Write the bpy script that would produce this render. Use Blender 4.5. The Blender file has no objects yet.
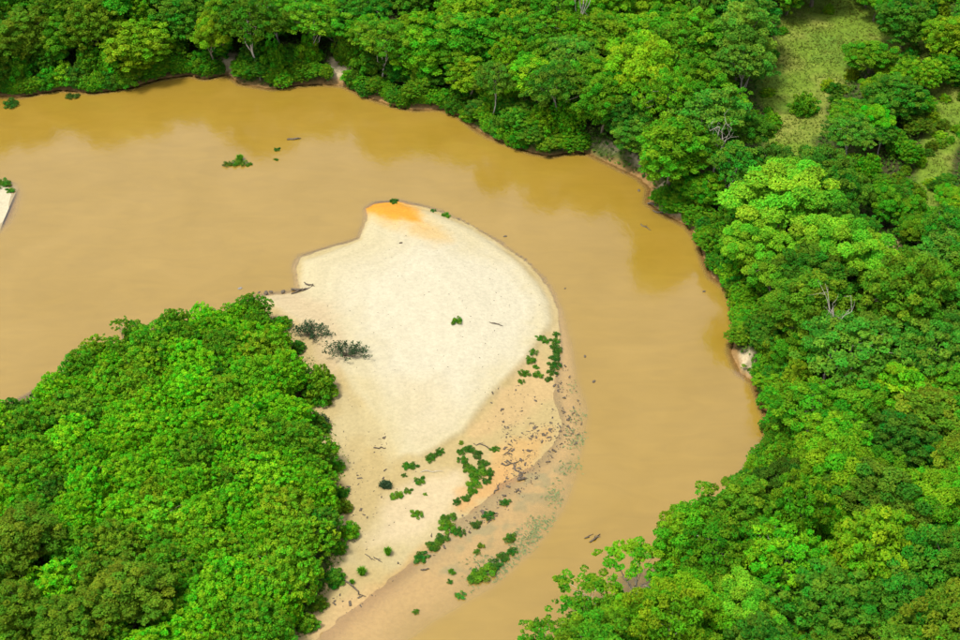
import bpy, math, random, time
import numpy as np

# ------------------------------------------------------------------ camera, sky, sun, exposure
sc = bpy.context.scene
col = sc.collection
CAM_H, DEP, HFOV = 154.0, math.radians(38.0), math.radians(34.0)
cam = bpy.data.objects.new('camera', bpy.data.cameras.new('camera'))
col.objects.link(cam)
cam.location = (0, 0, CAM_H)
cam.rotation_euler = (math.pi / 2 - DEP, 0, 0)
cam.data.sensor_fit = 'HORIZONTAL'
cam.data.angle = HFOV
cam.data.clip_start = 1.0
cam.data.clip_end = 20000
sc.camera = cam

SUN_EL, SUN_AZ = math.radians(67), math.radians(232)      # azimuth clockwise from +Y: behind the camera, to the left
sdir = (math.sin(SUN_AZ) * math.cos(SUN_EL), math.cos(SUN_AZ) * math.cos(SUN_EL), math.sin(SUN_EL))
world = bpy.data.worlds.new('World')
sc.world = world
world.use_nodes = True
wn = world.node_tree
bg = wn.nodes['Background']
sky = wn.nodes.new('ShaderNodeTexSky')
sky.sky_type = 'NISHITA'
sky.sun_disc = False
sky.sun_elevation = SUN_EL
sky.sun_rotation = SUN_AZ
sky.altitude = 100
sky.air_density = 1.0
sky.dust_density = 4.0
sky.ozone_density = 1.0
hs = wn.nodes.new('ShaderNodeHueSaturation')
hs.inputs['Saturation'].default_value = 0.4
wn.links.new(sky.outputs[0], hs.inputs['Color'])
wn.links.new(hs.outputs[0], bg.inputs['Color'])
bg.inputs['Strength'].default_value = 0.15

sun = bpy.data.objects.new('sun', bpy.data.lights.new('sun', 'SUN'))
col.objects.link(sun)
sun.data.energy = 2.3
sun.data.angle = math.radians(10.0)
sun.data.color = (1.0, 0.95, 0.86)
from mathutils import Vector
sun.rotation_euler = Vector(sdir).to_track_quat('Z', 'Y').to_euler()
sun.location = (-150, -80, 300)

sc.view_settings.view_transform = 'Standard'
sc.view_settings.look = 'None'
sc.view_settings.gamma = 1.0
sc.view_settings.use_curve_mapping = False
sc.view_settings.exposure = 1.08
sc.render.engine = 'CYCLES'
sc.cycles.max_bounces = 6
sc.cycles.diffuse_bounces = 3
sc.cycles.glossy_bounces = 2
sc.cycles.transmission_bounces = 3
sc.cycles.transparent_max_bounces = 8
sc.cycles.use_adaptive_sampling = True
sc.cycles.sample_clamp_indirect = 4.0

# ------------------------------------------------------------------ helpers
rng = np.random.default_rng(7)
random.seed(7)
TT = math.tan(HFOV / 2)
CD, SD = math.cos(DEP), math.sin(DEP)


def at(px, py, z=0.0):
    """photo pixel -> point of the place at height z"""
    u, v = (px - 480) / 480 * TT, (320 - py) / 480 * TT
    dx, dy, dz = u, CD + v * SD, -SD + v * CD
    t = (z - CAM_H) / dz
    return (dx * t, dy * t)


def proj(x, y, z):
    x, y, z = np.asarray(x, float), np.asarray(y, float), np.asarray(z, float) - CAM_H
    f = y * CD - z * SD
    up = y * SD + z * CD
    return 480 + x / f / TT * 480, 320 - up / f / TT * 480


def ground_poly(pts, z=0.0):
    return np.array([at(a, b, z) for a, b in pts])


def sdist(poly, x, y):
    """signed distance to polygon, positive inside"""
    x = np.asarray(x, float); y = np.asarray(y, float)
    d = np.full(x.shape, 1e18)
    inside = np.zeros(x.shape, bool)
    n = len(poly)
    for i in range(n):
        ax, ay = poly[i]; bx, by = poly[(i + 1) % n]
        ex, ey = bx - ax, by - ay
        L = ex * ex + ey * ey + 1e-12
        t = np.clip(((x - ax) * ex + (y - ay) * ey) / L, 0, 1)
        d = np.minimum(d, (x - ax - t * ex) ** 2 + (y - ay - t * ey) ** 2)
        if ay != by:
            c = ((ay > y) != (by > y)) & (x < ex * (y - ay) / (by - ay) + ax)
            inside ^= c
    d = np.sqrt(d)
    return np.where(inside, d, -d)


_tab = np.random.default_rng(3).random((256, 256))


def vnoise(x, y, s, ox=0, oy=0):
    x = np.asarray(x, float) / s + 1000.5 + ox; y = np.asarray(y, float) / s + 1000.5 + oy
    ix, iy = np.floor(x).astype(int), np.floor(y).astype(int)
    fx, fy = x - ix, y - iy
    fx = fx * fx * (3 - 2 * fx); fy = fy * fy * (3 - 2 * fy)
    g = lambda a, b: _tab[a % 256, b % 256]
    return (g(ix, iy) * (1 - fx) + g(ix + 1, iy) * fx) * (1 - fy) + (g(ix, iy + 1) * (1 - fx) + g(ix + 1, iy + 1) * fx) * fy


def fbm(x, y, s, o=4, ox=0):
    r, a, t = 0, 1.0, 0
    for i in range(o):
        r = r + a * vnoise(x, y, s / 2 ** i, ox + 17 * i, 31 * i); t += a; a *= 0.55
    return r / t - 0.5


def sstep(a, b, x):
    t = np.clip((x - a) / (b - a), 0, 1)
    return t * t * (3 - 2 * t)


def mesh_from(name, v, f, mat=None, attrs=None, smooth=False):
    me = bpy.data.meshes.new(name)
    v = np.asarray(v, np.float32); f = np.asarray(f, np.int32)
    k = f.shape[1]
    me.vertices.add(len(v)); me.vertices.foreach_set('co', v.ravel())
    me.loops.add(f.size); me.loops.foreach_set('vertex_index', f.ravel())
    me.polygons.add(len(f))
    me.polygons.foreach_set('loop_start', np.arange(0, f.size, k, dtype=np.int32))
    try:
        me.polygons.foreach_set('loop_total', np.full(len(f), k, np.int32))
    except Exception:
        pass
    me.polygons.foreach_set('use_smooth', np.full(len(f), smooth))
    for an, av in (attrs or {}).items():
        av = np.asarray(av, np.float32)
        if av.ndim == 1:
            a = me.attributes.new(an, 'FLOAT', 'POINT'); a.data.foreach_set('value', av)
        else:
            a = me.attributes.new(an, 'FLOAT_COLOR', 'POINT')
            a.data.foreach_set('color', np.c_[av, np.ones(len(av))].astype(np.float32).ravel())
    if mat: me.materials.append(mat)
    me.update(); me.validate()
    return me


def put(name, me, parent=None, loc=(0, 0, 0), rz=0.0, scale=None, color=None):
    o = bpy.data.objects.new(name, me)
    col.objects.link(o)
    o.location = loc
    o.rotation_euler = (0, 0, rz)
    if scale is not None: o.scale = scale if hasattr(scale, '__len__') else (scale,) * 3
    if color is not None: o.color = (*color, 1)
    o.parent = parent
    return o


def tag(o, label=None, cat=None, group=None, kind=None):
    for k, v in (('label', label), ('category', cat), ('group', group), ('kind', kind)):
        if v: o[k] = v
    return o


# ------------------------------------------------------------------ materials
def new_mat(name):
    m = bpy.data.materials.new(name); m.use_nodes = True
    nt = m.node_tree
    return m, nt, nt.nodes['Principled BSDF'], nt.nodes['Material Output']


def N(nt, t, **kw):
    n = nt.nodes.new(t)
    for k, v in kw.items(): setattr(n, k, v)
    return n


def leaf_material(name, trans=0.3):
    m, nt, b, out = new_mat(name)
    oi = N(nt, 'ShaderNodeObjectInfo')
    at_ = N(nt, 'ShaderNodeAttribute', attribute_name='leaf')
    mp = N(nt, 'ShaderNodeMapRange')
    mp.inputs[1].default_value = 0; mp.inputs[2].default_value = 1
    mp.inputs[3].default_value = 0.55; mp.inputs[4].default_value = 1.45
    sep = N(nt, 'ShaderNodeSeparateColor')
    nt.links.new(at_.outputs['Color'], sep.inputs[0])
    nt.links.new(sep.outputs[0], mp.inputs[0])
    hsv = N(nt, 'ShaderNodeHueSaturation')
    nt.links.new(oi.outputs['Color'], hsv.inputs['Color'])
    nt.links.new(mp.outputs[0], hsv.inputs['Value'])
    hr = N(nt, 'ShaderNodeMapRange')
    hr.inputs[3].default_value = 0.530; hr.inputs[4].default_value = 0.455
    nt.links.new(sep.outputs[1], hr.inputs[0])
    nt.links.new(hr.outputs[0], hsv.inputs['Hue'])
    nt.links.new(hsv.outputs[0], b.inputs['Base Color'])
    b.inputs['Roughness'].default_value = 0.55
    b.inputs['Specular IOR Level'].default_value = 0.04
    tr = N(nt, 'ShaderNodeBsdfTranslucent')
    g = N(nt, 'ShaderNodeHueSaturation')
    g.inputs['Hue'].default_value = 0.482; g.inputs['Value'].default_value = 1.25
    nt.links.new(hsv.outputs[0], g.inputs['Color'])
    nt.links.new(g.outputs[0], tr.inputs['Color'])
    mx = N(nt, 'ShaderNodeMixShader'); mx.inputs[0].default_value = trans
    nt.links.new(b.outputs[0], mx.inputs[1]); nt.links.new(tr.outputs[0], mx.inputs[2])
    nt.links.new(mx.outputs[0], out.inputs['Surface'])
    return m


M_LEAF = leaf_material('leaf', 0.42)


def bark_material(name, c1, c2, s=3.0):
    m, nt, b, out = new_mat(name)
    tc = N(nt, 'ShaderNodeTexCoord')
    mpp = N(nt, 'ShaderNodeMapping'); mpp.inputs['Scale'].default_value = (1, 1, 0.25)
    nt.links.new(tc.outputs['Object'], mpp.inputs['Vector'])
    n = N(nt, 'ShaderNodeTexNoise'); n.inputs['Scale'].default_value = s; n.inputs['Detail'].default_value = 5
    nt.links.new(mpp.outputs[0], n.inputs['Vector'])
    r = N(nt, 'ShaderNodeValToRGB')
    r.color_ramp.elements[0].position = 0.3; r.color_ramp.elements[0].color = (*c1, 1)
    r.color_ramp.elements[1].position = 0.7; r.color_ramp.elements[1].color = (*c2, 1)
    nt.links.new(n.outputs['Fac'], r.inputs[0]); nt.links.new(r.outputs[0], b.inputs['Base Color'])
    bp = N(nt, 'ShaderNodeBump'); bp.inputs['Strength'].default_value = 0.5; bp.inputs['Distance'].default_value = 0.05
    nt.links.new(n.outputs['Fac'], bp.inputs['Height']); nt.links.new(bp.outputs[0], b.inputs['Normal'])
    b.inputs['Roughness'].default_value = 0.9; b.inputs['Specular IOR Level'].default_value = 0.15
    return m


M_BARK = bark_material('bark', (0.09, 0.07, 0.045), (0.19, 0.16, 0.11))
M_PALE = bark_material('pale_bark', (0.20, 0.18, 0.14), (0.36, 0.33, 0.27))
M_DRIFT = bark_material('driftwood', (0.035, 0.028, 0.02), (0.12, 0.095, 0.065), 6)
M_STONE = bark_material('stone', (0.08, 0.08, 0.075), (0.22, 0.21, 0.19), 4)


def tint_material(name, noise_scale, amount, bump, bump_scale, rough=0.95, dist=0.05):
    m, nt, b, out = new_mat(name)
    a = N(nt, 'ShaderNodeAttribute', attribute_name='tint')
    tc = N(nt, 'ShaderNodeTexCoord')
    n1 = N(nt, 'ShaderNodeTexNoise'); n1.inputs['Scale'].default_value = noise_scale
    n1.inputs['Detail'].default_value = 8; n1.inputs['Roughness'].default_value = 0.65
    nt.links.new(tc.outputs['Object'], n1.inputs['Vector'])
    mr = N(nt, 'ShaderNodeMapRange')
    mr.inputs[1].default_value = 0.3; mr.inputs[2].default_value = 0.7
    mr.inputs[3].default_value = 1 - amount; mr.inputs[4].default_value = 1 + amount
    nt.links.new(n1.outputs['Fac'], mr.inputs[0])
    h = N(nt, 'ShaderNodeHueSaturation')
    nt.links.new(a.outputs['Color'], h.inputs['Color']); nt.links.new(mr.outputs[0], h.inputs['Value'])
    nt.links.new(h.outputs[0], b.inputs['Base Color'])
    n2 = N(nt, 'ShaderNodeTexNoise'); n2.inputs['Scale'].default_value = bump_scale; n2.inputs['Detail'].default_value = 6
    nt.links.new(tc.outputs['Object'], n2.inputs['Vector'])
    bp = N(nt, 'ShaderNodeBump'); bp.inputs['Strength'].default_value = bump; bp.inputs['Distance'].default_value = dist
    nt.links.new(n2.outputs['Fac'], bp.inputs['Height']); nt.links.new(bp.outputs[0], b.inputs['Normal'])
    b.inputs['Roughness'].default_value = rough; b.inputs['Specular IOR Level'].default_value = 0.12
    return m


M_GROUND = tint_material('soil_and_grass', 0.9, 0.35, 0.8, 1.6, dist=0.25)
M_SAND = tint_material('sand', 1.8, 0.12, 0.6, 2.2, dist=0.12)

# river water: muddy body colour, glossy surface, bed shows where it is shallow
M_WATER, nt, b, out = new_mat('muddy_water')
tc = N(nt, 'ShaderNodeTexCoord')
nw = N(nt, 'ShaderNodeTexNoise'); nw.inputs['Scale'].default_value = 0.07; nw.inputs['Detail'].default_value = 9; nw.inputs['Roughness'].default_value = 0.6
nw.inputs['Distortion'].default_value = 0.6
nt.links.new(tc.outputs['Object'], nw.inputs['Vector'])
rp = N(nt, 'ShaderNodeValToRGB')
rp.color_ramp.elements[0].position = 0.3; rp.color_ramp.elements[0].color = (0.186, 0.116, 0.013, 1)
rp.color_ramp.elements[1].position = 0.72; rp.color_ramp.elements[1].color = (0.210, 0.133, 0.021, 1)
nt.links.new(nw.outputs['Fac'], rp.inputs[0])
rip = N(nt, 'ShaderNodeTexNoise'); rip.inputs['Scale'].default_value = 1.1; rip.inputs['Detail'].default_value = 4
mpr = N(nt, 'ShaderNodeMapping'); mpr.inputs['Scale'].default_value = (1, 0.6, 1); mpr.inputs['Rotation'].default_value = (0, 0, 0.5)
nt.links.new(tc.outputs['Object'], mpr.inputs['Vector']); nt.links.new(mpr.outputs[0], rip.inputs['Vector'])
bp = N(nt, 'ShaderNodeBump'); bp.inputs['Strength'].default_value = 0.5; bp.inputs['Distance'].default_value = 0.06
nt.links.new(rip.outputs['Fac'], bp.inputs['Height'])
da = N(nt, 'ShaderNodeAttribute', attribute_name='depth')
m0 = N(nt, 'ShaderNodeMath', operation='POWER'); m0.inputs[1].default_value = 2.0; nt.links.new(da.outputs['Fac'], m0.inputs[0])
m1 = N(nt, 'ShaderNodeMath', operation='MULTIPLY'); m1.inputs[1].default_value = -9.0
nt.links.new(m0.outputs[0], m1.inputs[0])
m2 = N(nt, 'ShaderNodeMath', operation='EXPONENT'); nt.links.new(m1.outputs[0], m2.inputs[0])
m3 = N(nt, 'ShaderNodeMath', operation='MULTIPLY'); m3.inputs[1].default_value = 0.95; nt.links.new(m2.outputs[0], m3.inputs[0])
tr = N(nt, 'ShaderNodeBsdfTransparent'); tr.inputs['Color'].default_value = (0.98, 0.94, 0.84, 1)
st_ = N(nt, 'ShaderNodeTexNoise'); st_.inputs['Scale'].default_value = 0.35; st_.inputs['Detail'].default_value = 8; st_.inputs['Distortion'].default_value = 1.5
ms = N(nt, 'ShaderNodeMapping'); ms.inputs['Scale'].default_value = (0.35, 1.0, 1); ms.inputs['Rotation'].default_value = (0, 0, 0.25)
nt.links.new(tc.outputs['Object'], ms.inputs['Vector']); nt.links.new(ms.outputs[0], st_.inputs['Vector'])
sv = N(nt, 'ShaderNodeMapRange'); sv.inputs[1].default_value = 0.25; sv.inputs[2].default_value = 0.75; sv.inputs[3].default_value = 0.95; sv.inputs[4].default_value = 1.07
nt.links.new(st_.outputs['Fac'], sv.inputs[0])
hw = N(nt, 'ShaderNodeHueSaturation'); nt.links.new(rp.outputs[0], hw.inputs['Color']); nt.links.new(sv.outputs[0], hw.inputs['Value'])
mc = N(nt, 'ShaderNodeMix', data_type='RGBA'); mc.inputs[7].default_value = (0.33, 0.220, 0.065, 1)  # paler in shallows: light bounced off the bed, put into the body colour
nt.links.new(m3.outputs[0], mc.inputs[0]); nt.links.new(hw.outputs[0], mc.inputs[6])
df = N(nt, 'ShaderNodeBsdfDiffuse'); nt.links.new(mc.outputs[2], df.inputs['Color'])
mx = N(nt, 'ShaderNodeMixShader')
nt.links.new(m3.outputs[0], mx.inputs[0]); nt.links.new(df.outputs[0], mx.inputs[1]); nt.links.new(tr.outputs[0], mx.inputs[2])
fr = N(nt, 'ShaderNodeFresnel'); fr.inputs['IOR'].default_value = 1.95; nt.links.new(bp.outputs[0], fr.inputs['Normal'])
gl = N(nt, 'ShaderNodeBsdfGlossy'); gl.inputs['Roughness'].default_value = 0.13; nt.links.new(bp.outputs[0], gl.inputs['Normal'])
mg = N(nt, 'ShaderNodeMixShader')
nt.links.new(fr.outputs[0], mg.inputs[0]); nt.links.new(mx.outputs[0], mg.inputs[1]); nt.links.new(gl.outputs[0], mg.inputs[2])
nt.links.new(mg.outputs[0], out.inputs['Surface'])
nt.nodes.remove(b)

# ------------------------------------------------------------------ lie of the land (outlines read off the photograph, laid on the ground)
BANK = [(-300, 118), (-120, 103), (0, 95), (20, 96), (60, 89), (95, 92), (130, 87), (160, 78), (190, 74), (205, 78), (228, 73),
        (242, 83), (272, 88), (290, 85), (320, 83), (345, 85), (370, 97), (395, 105), (415, 109), (440, 108), (460, 115),
        (475, 127), (490, 136), (505, 142), (530, 151), (550, 155), (572, 151), (590, 153), (615, 165), (640, 177), (652, 188),
        (650, 203), (665, 213), (690, 226), (700, 240), (708, 265), (714, 277), (728, 287), (738, 308), (739, 330), (733, 352),
        (741, 372), (756, 382), (764, 402), (773, 425), (771, 437), (763, 455), (752, 470), (735, 500), (712, 535), (697, 565),
        (683, 590), (640, 612), (600, 634), (570, 655), (540, 690), (500, 750), (440, 850)]
FL1 = np.vstack([ground_poly(BANK), [(40, 40), (40, -200), (2600, -200), (2600, 4000), (-2600, 4000), (-2600, 420)]])
ISL = [(-300, 560), (-150, 488), (0, 414), (50, 387), (100, 354), (150, 335), (200, 326), (235, 316), (258, 309), (275, 324),
       (290, 345), (312, 374), (303, 400), (316, 420), (328, 450), (334, 480), (340, 510), (338, 535), (334, 565), (326, 590),
       (300, 625), (278, 650), (225, 740)]
FL2 = np.vstack([ground_poly(ISL), [(-60, 60), (-60, -200), (-2600, -200), (-2600, 160)]])
DRY = ground_poly([(255, 297), (285, 294), (299, 291), (298, 282), (296, 266), (300, 257), (330, 248), (358, 238), (365, 222), (366, 209),
       (375, 203), (398, 200), (425, 207), (440, 212), (455, 218), (475, 226), (500, 243), (515, 253), (530, 265), (543, 279),
       (552, 295), (558, 312), (560, 330), (561, 350), (557, 372), (555, 395), (558, 410), (561, 425), (553, 445), (541, 458),
       (526, 470), (510, 481), (495, 492), (475, 508), (455, 523), (436, 543), (415, 560), (392, 578), (362, 600), (335, 622),
       (300, 655), (235, 750), (150, 700), (230, 600), (280, 500), (275, 400), (240, 330)])
SHAL = ground_poly([(240, 300), (256, 295), (296, 290), (294, 265), (299, 256), (329, 247), (357, 237), (364, 221), (365, 208), (374, 202), (399, 199), (441, 211),
        (501, 242), (544, 278), (554, 294), (564, 320), (572, 350), (577, 380), (586, 410), (584, 440), (576, 470), (566, 500),
        (550, 527), (530, 552), (510, 570), (490, 587), (462, 603), (432, 622), (392, 652), (330, 750), (230, 900), (100, 700), (200, 500)])
SPIT = ground_poly([(-60, 172), (0, 184), (9, 187), (12, 194), (9, 208), (3, 222), (-8, 232), (-60, 250)])


def forest_h(x, y):
    w = fbm(x, y, 9, 3) * 2.2
    out = None
    for poly in (FL1, FL2):
        s = sdist(poly, x, y)
        sw = s + w * sstep(0, 3, np.abs(s)) * 0.5
        hh = np.where(s > 0, 1.9 * sstep(-0.1, 3.0, sw) + 0.035 * np.minimum(np.maximum(s, 0), 60) + fbm(x, y, 12, 4, 5) * 0.9 * sstep(0, 5, s) + 0.02,
                      -1.9 * sstep(0, 4.5, -s) + 0.02)
        out = hh if out is None else np.maximum(out, hh)
    return out


def sand_h(x, y):
    w = fbm(x, y, 6, 4, 9) * 1.6
    d = sdist(DRY, x, y) + w * 0.55
    sh = sdist(SHAL, x, y) + w * 0.5
    t = np.clip(-d / (np.maximum(-d, 0) + np.maximum(sh, 0) + 1e-6), 0, 1)
    up = 0.10 * sstep(0, 2, d) + 0.75 * sstep(1.5, 16, d) + fbm(x, y, 14, 4, 2) * 0.25 * sstep(0, 4, d) + fbm(x, y, 2.2, 2, 4) * 0.035
    terr = sstep(-0.7, 0.7, sdist(TERR, x, y) + fbm(x, y, 5, 3, 12) * 1.4)
    hh = np.where(d > 0, up + 0.45 * terr * sstep(0, 3, d), np.where(sh > 0, -0.30 * t + fbm(x, y, 3, 3, 6) * 0.16 * t, -0.30 - 0.35 * np.maximum(-sh, 0)))
    s2 = sdist(SPIT, x, y) + w * 0.3
    h2 = np.where(s2 > 0, 0.5 * sstep(0, 3, s2), 0.25 * s2)
    return np.maximum(np.maximum(hh, h2), -1.9)


# the terrace of clean pale sand on the bar
TERR = ground_poly([(262, 298), (300, 292), (303, 262), (330, 253), (362, 240), (372, 208), (400, 203), (440, 215), (475, 230), (513, 257),
                    (540, 283), (551, 303), (553, 322), (535, 350), (515, 372), (500, 388), (480, 412), (462, 435), (440, 450), (420, 461),
                    (398, 462), (385, 440), (365, 412), (350, 392), (338, 372), (320, 340), (290, 320)])


def land_h(x, y):
    return np.maximum(forest_h(x, y), sand_h(x, y))


def axis(lo, hi, step, far):
    a = list(np.arange(lo, hi + step / 2, step))
    s, v = step, hi
    while v < far:
        s *= 1.35; v += s; a.append(v)
    s, v = step, lo
    pre = []
    while v > -far:
        s *= 1.35; v -= s; pre.append(v)
    return np.array(pre[::-1] + a)


def grid_mesh(xs, ys):
    X, Y = np.meshgrid(xs, ys)
    nx, ny = len(xs), len(ys)
    i = np.arange(nx * ny).reshape(ny, nx)
    f = np.stack([i[:-1, :-1], i[:-1, 1:], i[1:, 1:], i[1:, :-1]], -1).reshape(-1, 4)
    return X.ravel(), Y.ravel(), f


def keep_faces(v, f, keep, attrs):
    f = f[keep]
    used = np.unique(f)
    m = np.full(len(v), -1); m[used] = np.arange(len(used))
    return v[used], m[f], {k: a[used] for k, a in attrs.items()}


def mixc(c, mask, c2):
    return c * (1 - mask[:, None]) + np.array(c2)[None, :] * mask[:, None]


# clearings (grass) and bare earth, laid on the ground
CLEAR = ground_poly([(783, 24), (797, 6), (858, 0), (884, 24), (880, 46), (905, 40), (936, 50), (934, 78), (905, 84), (868, 70), (852, 92), (828, 108),
                     (816, 150), (806, 172), (768, 166), (760, 120), (758, 82), (772, 60)])
CLEAR2 = ground_poly([(930, 92), (956, 104), (962, 150), (946, 190), (936, 232), (908, 226), (912, 176), (924, 140)])
BARE = [ground_poly(p) for p in (
    [(576, 146), (600, 150), (625, 160), (652, 178), (659, 175), (640, 166), (612, 153), (588, 146)],
    [(735, 358), (744, 371), (752, 377), (753, 370), (746, 361), (740, 355)],
    [(216, 60), (220, 75), (236, 75), (240, 62)],
    [(328, 66), (331, 84), (346, 86), (346, 66)],
    [(655, 190), (660, 214), (700, 238), (705, 230), (680, 212), (664, 188)],
    [(820, 285), (835, 270), (870, 270), (890, 240), (905, 250), (885, 290), (860, 305), (830, 312)])]

# ground: one sheet to the horizon
xs = axis(-150, 150, 0.75, 3200); ys = axis(95, 345, 0.75, 3200)
X, Y, F = grid_mesh(xs, ys)
FH, SH_ = forest_h(X, Y), sand_h(X, Y)
Z = np.maximum(FH, SH_ - 0.45)
c = np.tile(np.array([[0.035, 0.036, 0.012]]), (len(X), 1))
nz = fbm(X, Y, 7, 4, 3)
c = mixc(c, sstep(-0.1, 0.25, nz) * 0.6, (0.045, 0.075, 0.014))
g1 = np.maximum(sdist(CLEAR, X, Y), sdist(CLEAR2, X, Y))
gm = sstep(-1.5, 1.0, g1 + nz * 5)
gc = np.tile(np.array([[0.088, 0.140, 0.012]]), (len(X), 1))
gc = mixc(gc, sstep(0.0, 0.25, fbm(X, Y, 9, 4, 8)), (0.130, 0.150, 0.025))
gc = mixc(gc, sstep(0.05, 0.3, fbm(X, Y, 5, 4, 14)), (0.07, 0.125, 0.012))
c = c * (1 - gm[:, None]) + gc * gm[:, None]
for bpoly in BARE[:5]:
    c = mixc(c, sstep(-0.6, 0.5, sdist(bpoly, X, Y) + fbm(X, Y, 3, 3, 21) * 2.5), (0.32, 0.265, 0.16))
c = mixc(c, sstep(-0.6, 1.2, sdist(BARE[5], X, Y) + nz * 4), (0.17, 0.13, 0.06))
fl = np.maximum(sdist(FL1, X, Y), sdist(FL2, X, Y))
c = mixc(c, sstep(0.9, 0.0, fl + fbm(X, Y, 4, 3, 25) * 2.0), (0.17, 0.10, 0.035))       # raw clay of the bank
ground = put('ground', mesh_from('ground', np.c_[X, Y, Z], F, M_GROUND, {'tint': c}, True))
tag(ground, kind='structure')

# river surface
Zt = np.maximum(FH, SH_)
wet = Zt < 0.12
fk = wet[F].any(1)
inner = (np.abs(X[F]).max(1) < 900) & (np.abs(Y[F] - 200).max(1) < 900)
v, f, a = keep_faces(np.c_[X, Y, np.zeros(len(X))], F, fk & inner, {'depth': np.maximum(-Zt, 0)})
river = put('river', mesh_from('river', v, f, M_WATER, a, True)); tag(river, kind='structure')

# sandbar
xs = np.arange(-58, 26, 0.3); ys = np.arange(112, 236, 0.3)
X, Y, F = grid_mesh(xs, ys)
SHs, FHs = sand_h(X, Y), forest_h(X, Y)
n6, n2 = fbm(X, Y, 6, 4, 40), fbm(X, Y, 2, 3, 43)
c = np.tile(np.array([[0.53, 0.410, 0.180]]), (len(X), 1))
c = mixc(c, sstep(-0.05, 0.2, fbm(X, Y, 11, 4, 50)) * 0.7, (0.57, 0.480, 0.250))
terr = sdist(TERR, X, Y)
c = mixc(c, sstep(-0.7, 0.9, terr + n6 * 1.5), (0.62, 0.540, 0.320))
c = mixc(c, sstep(1.0, 9.0, terr + n6 * 5) * 0.8, (0.63, 0.565, 0.375))


def stain(px, colr, soft, amp, strength=1.0):
    global c
    c = mixc(c, strength * sstep(-soft, soft, sdist(ground_poly(px), X, Y) + (n6 + 0.6 * n2) * amp), colr)


stain([(400, 262), (470, 250), (520, 275), (545, 310), (520, 355), (480, 390), (430, 420), (400, 400), (375, 340), (360, 300)], (0.67, 0.612, 0.435), 5, 8, 0.85)
stain([(268, 296), (300, 294), (330, 305), (345, 340), (345, 380), (330, 385), (310, 345), (285, 320)], (0.60, 0.47, 0.27), 2.0, 4, 0.8)
stain([(345, 378), (372, 385), (395, 420), (400, 455), (390, 470), (372, 430)], (0.58, 0.49, 0.26), 1.5, 3, 0.8)
stain([(395, 385), (440, 380), (450, 420), (425, 450), (400, 425)], (0.62, 0.52, 0.30), 2.5, 4, 0.55)
stain([(383, 503), (420, 480), (460, 470), (462, 500), (440, 520), (410, 540), (375, 545)], (0.68, 0.55, 0.33), 2, 3, 0.8)
stain([(505, 250), (530, 262), (552, 292), (560, 320), (553, 330), (548, 300), (530, 276)], (0.56, 0.44, 0.21), 0.9, 2, 0.75)
stain([(505, 386), (540, 352), (558, 372), (555, 400), (530, 420), (490, 440), (470, 438)], (0.60, 0.42, 0.19), 1.2, 3, 0.8)
stain([(500, 450), (545, 425), (560, 430), (535, 465), (490, 500), (455, 522), (452, 505), (475, 490)], (0.62, 0.36, 0.12), 1.6, 6, 0.6)
stain([(455, 505), (480, 488), (505, 470), (515, 480), (470, 512)], (0.66, 0.37, 0.13), 1.0, 4, 0.6)
stain([(440, 545), (410, 575), (370, 610), (330, 650), (310, 650), (360, 600), (395, 570), (425, 545)], (0.52, 0.31, 0.10), 0.8, 2, 0.6)
stain([(300, 640), (345, 598), (395, 585), (440, 575), (470, 580), (430, 620), (380, 655)], (0.64, 0.44, 0.20), 1.5, 3, 0.8)
wetm = sstep(0.10, -0.02, SHs + n2 * 0.05)
c = mixc(c, wetm * 0.1, (0.55, 0.41, 0.19))
c = mixc(c, sstep(0.0, -0.15, SHs), (0.88, 0.65, 0.30))            # bed sand colour lightened to offset light lost through the water
alg = sdist(ground_poly([(450, 520), (500, 495), (545, 465), (575, 430), (590, 440), (580, 490), (555, 530), (520, 560), (470, 585), (440, 575)]), X, Y)
c = mixc(c, sstep(-1, 2, alg + n6 * 8) * sstep(0.0, 0.2, n2 + 0.05) * 0.75 * wetm, (0.50, 0.50, 0.27))
stain([(366, 206), (392, 198), (424, 208), (436, 224), (450, 244), (438, 245), (412, 236), (388, 228), (368, 218)], (0.72, 0.46, 0.13), 2.2, 4, 0.6)
stain([(364, 206), (380, 198), (400, 197), (414, 208), (428, 228), (408, 226), (384, 217), (366, 214)], (0.74, 0.34, 0.03), 1.5, 3.5, 0.95)
ridge = np.sin(np.maximum(terr, 0) * 1.5 + n6 * 9) * 0.5 + np.sin(sdist(DRY, X, Y) * 2.6 + n6 * 7) * 0.5
c = c * (1 + 0.035 * ridge * sstep(0.02, 0.2, SHs))[:, None]
c = c * 0.475
keep = ((SHs > -1.0) & (SHs > FHs - 0.5))[F].any(1)
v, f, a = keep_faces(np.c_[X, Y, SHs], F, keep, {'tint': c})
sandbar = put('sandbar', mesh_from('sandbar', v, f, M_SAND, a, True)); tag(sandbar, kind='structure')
# sand spit at the left edge
xs = np.arange(-130, -82, 0.6); ys = np.arange(205, 262, 0.6)
X, Y, F = grid_mesh(xs, ys)
s2 = sdist(SPIT, X, Y)
zz = sand_h(X, Y)
c = np.tile(np.array([[0.34, 0.30, 0.20]]), (len(X), 1))
v, f, a = keep_faces(np.c_[X, Y, zz], F, (s2 > -4)[F].any(1), {'tint': c})
tag(put('sand_spit', mesh_from('sand_spit', v, f, M_SAND, a, True)), kind='structure')


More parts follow.
